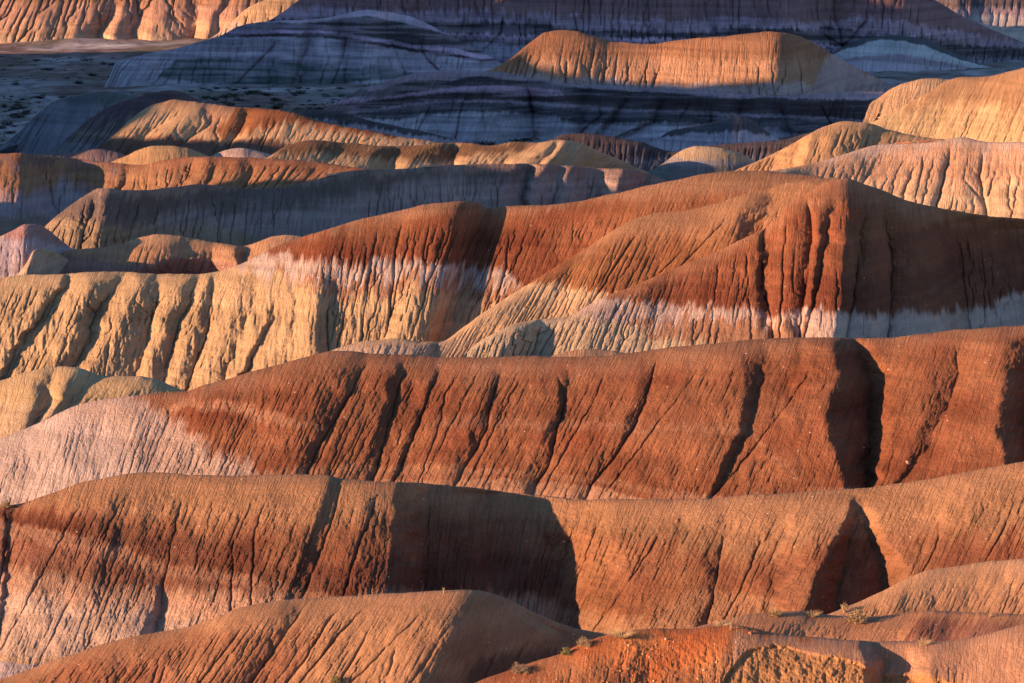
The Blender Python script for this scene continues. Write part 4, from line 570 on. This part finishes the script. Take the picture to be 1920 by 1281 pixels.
# ------------------------------------------------------------------ nearest hills
hill('hill', 'brown foreground hill at the bottom with a rounded peak and dark rills',
     [(-200, 1345, 418.0), (-80, 1304, 419.8), (0, 1277, 421.0), (50, 1259, 421.8), (110, 1238, 422.6), (170, 1218, 423.6), (230, 1201, 424.4), (290, 1189, 425.4), (350, 1178, 426.2), (400, 1161, 427.0), (450, 1143, 427.8), (500, 1132, 428.5), (560, 1126, 429.4), (640, 1122, 430), (720, 1117, 430), (790, 1113, 430), (840, 1110, 430), (885, 1109, 431.0), (920, 1115, 433.7), (960, 1130, 436.9), (1000, 1150, 440.0), (1050, 1172, 443.5), (1100, 1186, 447.0), (1150, 1194, 449.0), (1220, 1206, 451.9), (1320, 1240, 456.0)],
     [(-200, -330, 1430), (0, -140, 1420), (300, 150, 1400), (600, 430, 1390), (885, 740, 1390), (1050, 950, 1390), (1320, 1240, 1390)], (0.37, 0.20, 0.105),
     bands=[([(-200, 1340), (0, 1285), (200, 1215), (400, 1180), (500, 1180), (700, 1200), (1000, 1230)], 60, 20, (0.34, 0.145, 0.075)), ([(-200, 1400), (400, 1400), (600, 1200), (700, 1190), (850, 1230), (1000, 1400)], 30, 30, (0.45, 0.26, 0.13), 0.6), ([(780, 1400), (900, 1235), (1000, 1215), (1100, 1240)], 20, 14, (0.17, 0.085, 0.055), 0.8)],
     lines=[[(0, 1290, 0), (-40, 1380, 0)], [(520, 1140, 0.5), (440, 1270, 0.5)], [(560, 1145, -0.4), (474, 1276, -0.6)], [(890, 1112, 0.6), (960, 1152, 1.2), (1000, 1176, 1.6), (980, 1210, 1.4)], [(1010, 1160, -2.2), (1060, 1190, -2.6), (1050, 1240, -2)], [(1120, 1195, 0), (1100, 1260, 0)]],
     notches=[(0.6, 2, [(585, 1130), (569, 1141), (547, 1171), (510, 1225), (474, 1276)]), (0.7, 2.2, [(650, 1130), (623, 1156), (591, 1207), (540, 1280)]), (0.7, 2.2, [(700, 1130), (674, 1149), (631, 1196), (569, 1273)]), (0.5, 2, [(460, 1165), (445, 1189), (412, 1232)]), (0.6, 2, [(300, 1225), (295, 1255), (285, 1281)]), (0.5, 2, [(310, 1230), (308, 1256), (300, 1281)]), (0.6, 2, [(745, 1200), (735, 1245), (722, 1281)]), (0.5, 2, [(850, 1160), (800, 1240), (770, 1281)]), (0.5, 2, [(940, 1190), (925, 1230)]), (0.4, 2, [(800, 1140), (750, 1190)]), (0.5, 2, [(700, 1170), (660, 1240)]), (0.4, 1.6, [(985, 1195), (970, 1240)])],
     alpha=33, rill=0.04, rilln=0.20, und=0.6, step=1.5, seed=91, lscale=0.8, rnd=1.8, a0=9, mat=M_NEAR, rough=0.035, key='B', streak=0.3)
hill('hill', 'smooth brown foreground hill at the lower right edge',
     [(1480, 1180, 412), (1520, 1166, 414), (1556, 1156, 416), (1600, 1138, 418), (1650, 1116, 420), (1700, 1092, 422), (1750, 1074, 424), (1800, 1066, 425), (1860, 1058, 426), (1920, 1053, 426), (2010, 1046, 425), (2130, 1040, 424)],
     [(1480, 1470, 1230), (1700, 1630, 1240), (2130, 2020, 1240)], (0.45, 0.26, 0.13), bands=[([(1480, 1200), (1700, 1120), (1900, 1090), (2130, 1080)], 60, 30, (0.38, 0.20, 0.11), 0.7)],
     alpha=30, rill=0.05, rilln=0.2, und=0.5, mat=M_NEAR, seed=92, rnd=3, a0=9, step=1.5, rough=0.035, key='B3')
hill('hill', 'low reddish swell with dry bushes in front of the brown ridge',
     [(1230, 1202, 384), (1280, 1190, 386), (1330, 1176, 388), (1400, 1160, 390), (1450, 1154, 391), (1500, 1152, 392), (1550, 1158, 393), (1600, 1162, 393), (1660, 1160, 393), (1700, 1155, 393), (1740, 1152, 392), (1800, 1153, 392), (1860, 1156, 391), (1920, 1158, 391), (2020, 1160, 390), (2130, 1166, 388)],
     [(1230, 1220, 1260), (1500, 1440, 1270), (2130, 2060, 1280)], (0.40, 0.19, 0.10), bands=[([(1230, 1300), (1640, 1300), (1720, 1162), (1920, 1168), (2130, 1176)], 14, 14, (0.27, 0.11, 0.07))],
     lines=[[(1640, 1180, 0.8), (1600, 1210, 0.8)], [(1780, 1160, -0.8), (1770, 1210, -0.8)]], alpha=24, rill=0.04, rilln=0.15, und=0.4, mat=M_NEAR, seed=93, rnd=3, a0=9, step=1.5, rough=0.03, key='B2')
def rubble(PX, PY, v):
    top = np.interp(PX, [1200, 1330, 1362, 1400, 1450, 1540, 1610, 1640, 1730, 1740, 1800, 1900], [1400, 1330, 1262, 1218, 1206, 1226, 1240, 1262, 1266, 1270, 1281, 1300]) + 4 * fbm(PX / 12, PY / 40, 3)
    m = sstep((PY - top) / 7)
    left = sstep((1370 - PX) / 60) * sstep((PX - 1120) / 90)
    return -0.45 * m + m * 0.14 * fbm(PX / 5, PY / 5, 4) + left * 0.17 * fbm(PX / 8, PY / 7, 4) + 0.25 * m * fbm(PX / 12, PY / 12, 3)
hill('hill', 'bright orange rubble mound in the bottom right foreground with a crumbling cliff',
     [(740, 1345, 336.0), (820, 1313, 337.8), (900, 1284, 339.6), (950, 1266, 340.7), (1000, 1249, 341.8), (1050, 1231, 343.0), (1095, 1210, 344.0), (1130, 1199, 344.8), (1180, 1190, 345.9), (1230, 1185, 347.0), (1290, 1187, 347), (1340, 1181, 347), (1375, 1180, 347), (1410, 1184, 347), (1440, 1191, 347), (1480, 1198, 347), (1540, 1203, 347), (1610, 1208, 347), (1680, 1209, 347), (1740, 1207, 347), (1800, 1203, 347), (1860, 1192, 346), (1920, 1176, 345), (2010, 1155, 343), (2130, 1135, 340)],
     [(740, 700, 1460), (1100, 1060, 1460), (1500, 1480, 1450), (2130, 2080, 1450)], (0.52, 0.145, 0.050),
     bands=[([(740, 1200), (1050, 1225), (1130, 1245), (1250, 1275), (1320, 1265), (1350, 1225), (1375, 1185), (2130, 1100)], 30, 24, (0.38, 0.135, 0.060)), ([(740, 1500), (1340, 1500), (1380, 1180), (1500, 1200), (2130, 1100)], 20, 10, (0.36, 0.20, 0.12)), ([(740, 1500), (1300, 1400), (1330, 1330), (1362, 1262), (1400, 1218), (1430, 1206), (1470, 1212), (1540, 1228), (1612, 1242), (1640, 1268), (1740, 1268), (1790, 1275), (1850, 1300), (2130, 1400)], 7, 7, (0.40, 0.20, 0.09))],
     lines=[[(1100, 1230, 0), (1080, 1300, 0)], [(1420, 1200, 0.4), (1420, 1281, 0.4)], [(1610, 1212, 1.2), (1618, 1240, 1.6), (1612, 1281, 1.4)], [(1640, 1215, -1.0), (1655, 1240, -2.4), (1650, 1281, -2.2)], [(1690, 1215, -0.8), (1712, 1250, -1.6), (1715, 1281, -1.6)], [(1745, 1212, 0.6), (1750, 1260, 0.8)], [(1850, 1205, 0.5), (1840, 1281, 0.4)]],
     alpha=30, rill=0.03, rilln=0.14, und=0.4, mat=M_RUB, seed=94, rnd=2.5, a0=9, step=1.4, rough=0.06, post=rubble, key='A')

# ------------------------------------------------------------------ unseen escarpments at left, crests set along the sun to shade the far hills
def escarpment(pts, off):
    P = []
    for px, py, d in pts:
        T = np.array([float(v) for v in world(float(px), float(py), float(d))])
        k = 1.0
        for it in range(200):
            q = T + S * k
            lim = -(0.1405 * q[1] + off)
            if q[0] > lim: k += (q[0] - lim) * 0.8 + 0.5
        P.append(q)
    return np.array(P)
ESC1 = escarpment([(640, 292, 1110), (480, 268, 1120), (350, 266, 1118), (235, 262, 1116), (160, 190, 1116), (1720, 178, 1365), (1400, 212, 1283), (1250, 240, 1277), (1640, 166, 1360), (1504, 151, 1370), (1220, 144, 1365), (1060, 129, 1365), (945, 118, 1360), (300, 97, 1918), (60, 99, 1912), (620, 30, 1705), (1560, -30, 1820), (1200, -6, 1810), (1000, 22, 1800)], 170)
ESC2 = escarpment([(1050, 338, 1009), (1050, 338, 1020), (1050, 338, 1036)], 80)
def build_escarpment(q, label, near, far, slope):
    q = q[np.argsort(q[:, 1])]
    ys = np.concatenate([[q[0, 1] - near], q[:, 1], [q[-1, 1] + far]])
    Yc = np.arange(ys[0], ys[-1], 2.0)
    zs = np.concatenate([[gz(ys[0]) - 3], q[:, 2], [gz(ys[-1]) - 3]]); xs = np.concatenate([[q[0, 0] - 5], q[:, 0], [q[-1, 0] - 20]])
    zc = np.interp(Yc, ys, zs); xc = np.interp(Yc, ys, xs)
    k = np.concatenate([-np.geomspace(200, 2, 40), np.linspace(-1, 1, 3), np.geomspace(2, 180, 60)])
    K, YY = np.meshgrid(k, Yc)
    X = xc[:, None] + K
    top = np.where(K < 0, zc[:, None] + K * 0.5, zc[:, None] - np.abs(K) * slope)
    Z = np.maximum(top + fbm(YY / 22, K / 50, 4) * np.minimum(np.abs(K), 24) * 0.25 + fbm(YY / 9, K / 9, 4) * 0.8, gz(YY) - 3)
    col = np.array((0.33, 0.17, 0.1)) * (1 + 0.3 * fbm(Z / 5, YY / 80, 3))[..., None]
    o = grid_mesh('escarpment', X[:, ::-1], YY, Z[:, ::-1], col, M_FAR)
    o['label'] = label; o['category'] = 'hill'; o['kind'] = 'structure'
build_escarpment(ESC1, 'unseen high escarpment beyond the left edge, shaped to shade the far valley', 60, 70, 0.95)
build_escarpment(ESC2, 'unseen nearer bluff added beyond the left edge to shade the grey curved bluff', 26, 40, 1.25)

# ------------------------------------------------------------------ bushes, tufts, stones
M_TWIG = plain('dry_twig', (0.30, 0.20, 0.12)); M_STRAW = plain('straw', (0.42, 0.28, 0.14)); M_YG = plain('yellow_green_leaf', (0.24, 0.20, 0.075))
M_DARK = plain('dark_leaf', (0.045, 0.045, 0.035)); M_STONE = plain('pale_stone', (0.55, 0.34, 0.20)); M_SLAB = plain('sandstone', (0.55, 0.38, 0.26)); M_RSTONE = plain('red_stone', (0.42, 0.17, 0.08))
random.seed(5)
def mesh_obj(name, verts, faces, mat, parent=None, smooth=False):
    me = bpy.data.meshes.new(name); me.from_pydata(verts, [], faces); me.materials.append(mat)
    if smooth: me.polygons.foreach_set('use_smooth', [True] * len(faces))
    o = bpy.data.objects.new(name, me); C.collection.objects.link(o); o.parent = parent
    return o
def strand(V, Fc, p, d, ln, r, bend):
    """a tapering three sided twig"""
    d = d.normalized(); s = d.orthogonal().normalized(); t = d.cross(s); b0 = len(V); n = 4
    for i in range(n + 1):
        k = i / n; q = p + d * ln * k + bend * (k * k * ln); rr = r * (1 - 0.8 * k)
        for a in range(3): V.append(q + (s * math.cos(a * 2.094) + t * math.sin(a * 2.094)) * rr)
    for i in range(n):
        for a in range(3):
            a2 = (a + 1) % 3; Fc.append((b0 + i * 3 + a, b0 + i * 3 + a2, b0 + i * 3 + 3 + a2, b0 + i * 3 + 3 + a))
    return p + d * ln + bend * ln
def rdir(up): 
    a = random.uniform(0, 6.283); e = random.uniform(up, 1.45)
    return Vector((math.cos(a) * math.cos(e), math.sin(a) * math.cos(e), math.sin(e)))
def bush(kind, wdt, hgt, n, up=0.25, leaves=0, mt=None, ml=None, r=0.012):
    """branches spreading from the root, with twigs and small leaves"""
    root = bpy.data.objects.new(kind, None); C.collection.objects.link(root)
    V, Fc, L, LF = [], [], [], []
    for i in range(n):
        d = rdir(up); ln = random.uniform(0.6, 1.0)
        d = Vector((d.x * wdt / 2, d.y * wdt / 2, d.z * hgt)) * ln; le = d.length
        tip = strand(V, Fc, Vector((random.uniform(-.06, .06) * wdt, random.uniform(-.06, .06) * wdt, -0.05)), d, le, r * random.uniform(0.8, 1.5), rdir(0.2) * 0.12)
        for k in range(3):
            q = d * random.uniform(0.4, 0.9); d2 = (d.normalized() + rdir(-0.5) * 0.8); l2 = le * random.uniform(0.2, 0.4)
            strand(V, Fc, q, d2, l2, r * 0.6, rdir(0.2) * 0.1)
            for m in range(leaves):
                c_ = q + d2.normalized() * l2 * random.random() + Vector((random.gauss(0, .05), random.gauss(0, .05), random.gauss(0, .04))) * hgt
                u_ = rdir(-1) * 0.05 * hgt * random.uniform(0.6, 1.5); w_ = u_.orthogonal().normalized() * u_.length * 0.5
                b0 = len(L); L += [c_ - u_, c_ + w_, c_ + u_, c_ - w_]; LF.append((b0, b0 + 1, b0 + 2, b0 + 3))
    mesh_obj('branches', V, Fc, mt or M_TWIG, root)
    if leaves: mesh_obj('foliage', L, LF, ml or M_STRAW, root)
    return root
def tuft(kind, wdt, hgt, n, mat):
    V, Fc = [], []
    for i in range(n):
        a = random.uniform(0, 6.283); q = random.random() ** 0.6 * wdt * 0.3
        d = Vector((math.cos(a) * wdt * 0.5 * random.random(), math.sin(a) * wdt * 0.5 * random.random(), hgt * random.uniform(0.5, 1)))
        strand(V, Fc, Vector((math.cos(a) * q, math.sin(a) * q, -0.04)), d, d.length, 0.014, Vector((math.cos(a), math.sin(a), -0.5)) * 0.25)
    return mesh_obj(kind, V, Fc, mat)
def put(o, loc, label, cat, group=None):
    o.location = loc; o['label'] = label; o['category'] = cat
    if group: o['group'] = group
    return o
put(bush('dry_bush', 3.0, 1.5, 70, 0.15, 8, M_TWIG, M_STRAW, 0.014), surf('B2', 1606, 1168), 'widest dry straw coloured bush on the reddish swell at lower right', 'bush')
put(bush('dry_bush', 1.7, 1.4, 26, 0.5, 2, M_STRAW, M_STRAW, 0.018), surf('B3', 1583, 1149), 'spiky pale bush at the dark shadow edge where the smooth hill begins', 'bush')
put(tuft('grass_tuft', 1.5, 0.8, 160, M_STRAW), surf('B2', 1524, 1156), 'pale dry grass tuft below the triangular shadow on the swell crest', 'grass tuft')
put(bush('dry_bush', 1.9, 0.9, 60, 0.1, 10, M_STRAW, M_STRAW), surf('B2', 1453, 1155), 'golden rounded bush on the crest of the reddish swell', 'bush')
put(bush('bare_shrub', 0.9, 1.1, 9, 0.9, 0, M_TWIG, None, 0.03), surf('A', 1370, 1182), 'small dark leafless shrub standing on the orange rubble mound crest', 'shrub')
put(tuft('grass_tuft', 1.9, 0.7, 150, M_STRAW), surf('B2', 1353, 1174), 'straw coloured grass tuft at the left end of the reddish swell', 'grass tuft')
put(tuft('grass_tuft', 1.2, 0.8, 110, M_STRAW), surf('A', 1732, 1208), 'short pale tuft on the crest behind the small cliff shadow', 'grass tuft')
put(bush('green_shrub', 1.4, 0.8, 60, 0.1, 12, M_YG, M_YG), surf('A', 1062, 1228), 'yellow green shrub on the left shoulder of the orange mound', 'shrub')
put(bush('dry_bush', 1.9, 0.9, 60, 0.1, 8, M_TWIG, M_STRAW), surf('A', 1096, 1212), 'brown dry bush just right of the yellow green shrub', 'bush')
put(bush('dry_bush', 2.4, 1.0, 80, 0.05, 8, M_TWIG, M_TWIG), surf('A', 975, 1262), 'low dark brush where the orange mound meets the brown hill', 'bush')
put(tuft('grass_tuft', 2.4, 1.0, 220, M_STRAW), surf('A', 1165, 1194), 'blond grass clump at the top left of the orange mound', 'grass tuft')
put(bush('green_shrub', 1.6, 0.9, 70, 0.1, 12, M_YG, M_YG), surf('B', 630, 1281), 'yellow green shrub cut by the bottom edge on the brown hill', 'shrub')
put(bush('dry_bush', 1.9, 1.0, 80, 0.1, 12, M_STRAW, M_STRAW), surf('C', 12, 950), 'golden bush on the ridge crest at the left frame edge', 'bush')
put(bush('bare_shrub', 0.5, 0.8, 7, 1.0, 0, M_STRAW, None, 0.02), surf('B', 832, 1113), 'tiny twig standing on the peak line of the brown hill', 'shrub')
put(bush('bare_shrub', 1.0, 0.6, 12, 0.3, 0, M_STRAW, None, 0.02), surf('B2', 1856, 1158), 'thin dry twigs on the swell crest near the right edge', 'shrub')
put(bush('dry_bush', 2.0, 0.9, 60, 0.1, 6, M_TWIG, M_TWIG), surf('B', 1008, 1245), 'brown twiggy bush on the brown hill beside the orange mound', 'bush')
# scrub of the valley floor
kinds = []
for k in range(3):
    V, Fc = [], []
    for i in range(90):
        p = Vector((random.gauss(0, .28), random.gauss(0, .28), abs(random.gauss(.18, .14)))); u_ = rdir(-1) * random.uniform(.07, .16); w_ = u_.orthogonal().normalized() * u_.length * .7
        b0 = len(V); V += [p - u_, p + w_, p + u_, p - w_]; Fc.append((b0, b0 + 1, b0 + 2, b0 + 3))
    for i in range(6): strand(V, Fc, Vector((0, 0, -.1)), rdir(.2), .45, .02, Vector((0, 0, 0)))
    kinds.append(mesh_obj('desert_shrub', V, Fc, M_DARK))
def ground_at(px, py):
    d = 1500.0
    for _ in range(60):
        X, Y, Z = world(px, py, d); gzv = float(floor_z(np.array([[X]]), np.array([[Y]]))[0, 0])
        th = math.atan2(CAMH - Z, d); d += 0.5 * (CAMH - gzv - math.tan(th) * d) / math.tan(th)
    X, Y, Z = world(px, py, d); return Vector((X, Y, gzv)), d
zones = [(0, 140, 180, 285, 95, 'dark shrub on the shaded plain at the left edge', 'shrubs on the left part of the shaded plain'),
         (345, 640, 166, 206, 95, 'dark shrub on the shaded flat behind the long glowing hill', 'shrubs on the flat behind the glowing hill'),
         (830, 1010, 263, 273, 22, 'dark shrub on the pale strip of floor below the banded bench', 'shrubs on the pale strip below the bench'),
         (0, 330, 104, 160, 40, 'dark shrub on the brown plain below the far lit slope', 'shrubs on the plain below the far lit slope')]
used = 0
for x0, x1, y0, y1, n_, lab, grp in zones:
    for i in range(n_):
        loc, d = ground_at(random.uniform(x0, x1), random.uniform(y0, y1))
        if used < 3: o = kinds[used]
        else:
            o = kinds[used % 3].copy(); C.collection.objects.link(o)
        used += 1
        s_ = random.choice([1.0, 1.4, 1.8, 2.6]) * random.uniform(.8, 1.3); o.scale = (s_ * 1.3, s_ * 1.3, s_ * .8); o.rotation_euler = (0, 0, random.uniform(0, 6))
        put(o, loc, lab, 'shrub', grp)
def scrub():
    g = np.random.default_rng(3); n = 5200
    x = g.uniform(-330, 130, n); y = g.uniform(1270, 1990, n)
    k = fbm(x / 30, y / 45, 4) > -0.12; x = x[k]; y = y[k]; n = len(x); z = floor_z(x, y)
    s_ = g.uniform(0.25, 0.75, n); V = []; 
    for q in range(9):           # every clump is nine leaf sized blades round its root
        a_ = g.uniform(0, 6.283, n); r_ = s_ * g.uniform(0.1, 0.9, n); h_ = s_ * g.uniform(0.3, 0.9, n)
        bx_ = x + np.cos(a_) * r_; by_ = y + np.sin(a_) * r_; wv = s_ * 0.35
        V.append(np.stack([np.stack([bx_ - wv * np.sin(a_), by_ + wv * np.cos(a_), z - 0.05], -1), np.stack([bx_ + wv * np.sin(a_), by_ - wv * np.cos(a_), z - 0.05], -1), np.stack([bx_ + np.cos(a_) * wv, by_ + np.sin(a_) * wv, z + h_], -1)], 1))
    V = np.concatenate(V).reshape(-1, 3); Fc = np.arange(len(V)).reshape(-1, 3)
    o = mesh_obj('scrub', V.tolist(), Fc.tolist(), plain('scrub_leaf', (0.10, 0.085, 0.05)))
    o['kind'] = 'stuff'; o['label'] = 'fine low scrub covering the shaded valley floor at left'; o['category'] = 'scrub'
scrub()
def stone_mesh(kind, mat, seed_):
    import bmesh
    bm = bmesh.new(); bmesh.ops.create_icosphere(bm, subdivisions=2, radius=1.0); g = random.Random(seed_)
    cuts = [(Vector((g.gauss(0, 1), g.gauss(0, 1), g.gauss(0, 1))).normalized(), g.uniform(.5, .85)) for _ in range(9)]
    for v_ in bm.verts:
        for n_, k_ in cuts:
            dd = v_.co.dot(n_)
            if dd > k_: v_.co -= n_ * (dd - k_)
        v_.co += Vector((g.uniform(-.04, .04), g.uniform(-.04, .04), g.uniform(-.04, .04)))
    me = bpy.data.meshes.new(kind); bm.to_mesh(me); bm.free(); me.materials.append(mat)
    o = bpy.data.objects.new(kind, me); C.collection.objects.link(o); return o
stones = [stone_mesh('stone', M_STONE, 1), stone_mesh('stone', M_RSTONE, 2), stone_mesh('stone', M_STONE, 3), stone_mesh('stone', M_RSTONE, 4)]
named = [('A', 1197, 1253, .22, 'largest pale stone lying low on the orange mound'), ('A', 986, 1264, .26, 'flat tan stone near the left tail of the orange mound'), ('A', 1250, 1199, .20, 'pale stone high on the orange mound near its crest'),
         ('A', 1406, 1188, .22, 'pale stone on the mound crest right of the bare shrub'), ('A', 1100, 1232, .12, 'small stone by the brown dry bush on the mound'), ('C', 1270, 976, .30, 'knobbly tan stone high on the brown ridge face'), ('D', 1703, 868, .45, 'tan stone lodged in the gully beside the great shadow')]
for i, (k_, px, py, s_, lab) in enumerate(named):
    o = stones[i % 4] if i < 4 else stones[i % 4].copy()
    if i >= 4: C.collection.objects.link(o)
    o.scale = (s_ * 1.3, s_, s_ * .8); o.rotation_euler = (random.random(), random.random(), random.random() * 6); put(o, surf(k_, px, py), lab, 'stone')
for i in range(110):
    px = random.gauss(1230, 110); py = random.uniform(1188, 1281)
    if px < 960 or px > 1390: continue
    o = stones[i % 4].copy(); C.collection.objects.link(o); s_ = random.choice([.05, .06, .07, .09, .13]); o.scale = (s_ * 1.3, s_, s_ * .8); o.rotation_euler = (random.random() * 3, random.random() * 3, random.random() * 6)
    p = surf('A', px, py)
    put(o, p, 'small stone scattered over the face of the orange mound', 'stone', 'small stones scattered on the orange mound')
def slab(px, py, key, ln, rot, label, mat, th=0.35):
    import bmesh
    bm = bmesh.new(); bmesh.ops.create_cube(bm, size=1)
    bmesh.ops.scale(bm, vec=(ln, ln * .35, th), verts=bm.verts); bmesh.ops.subdivide_edges(bm, edges=bm.edges[:], cuts=3, use_grid_fill=True)
    for v_ in bm.verts: v_.co += Vector((random.uniform(-.1, .1), random.uniform(-.1, .1), random.uniform(-.05, .05)))
    bmesh.ops.bevel(bm, geom=[e for e in bm.edges if e.calc_face_angle(0) > 1.0], offset=.03, segments=1)
    me = bpy.data.meshes.new('rock_slab'); bm.to_mesh(me); bm.free(); me.materials.append(mat)
    o = bpy.data.objects.new('rock_slab', me); C.collection.objects.link(o); o.rotation_euler = (0, R(-4), R(rot))
    p = surf(key, px, py); p.z += 0.25; put(o, p, label, 'rock slab')
slab(622, 330, 'bluffgrey', 2.8, 0, 'short pale slab lying on the crest of the grey curved bluff', M_SLAB)
slab(800, 314, 'bluffgrey', 3.2, 0, 'longer pale slab on the bluff crest further right', M_SLAB)
slab(1694, 264, 'bluff', 4.0, -8, 'dark plank like slab on the peach bluff, left of the pair', M_RSTONE, .3)
slab(1735, 262, 'bluff', 4.0, 10, 'dark plank like slab on the peach bluff, right of the pair', M_RSTONE, .3)
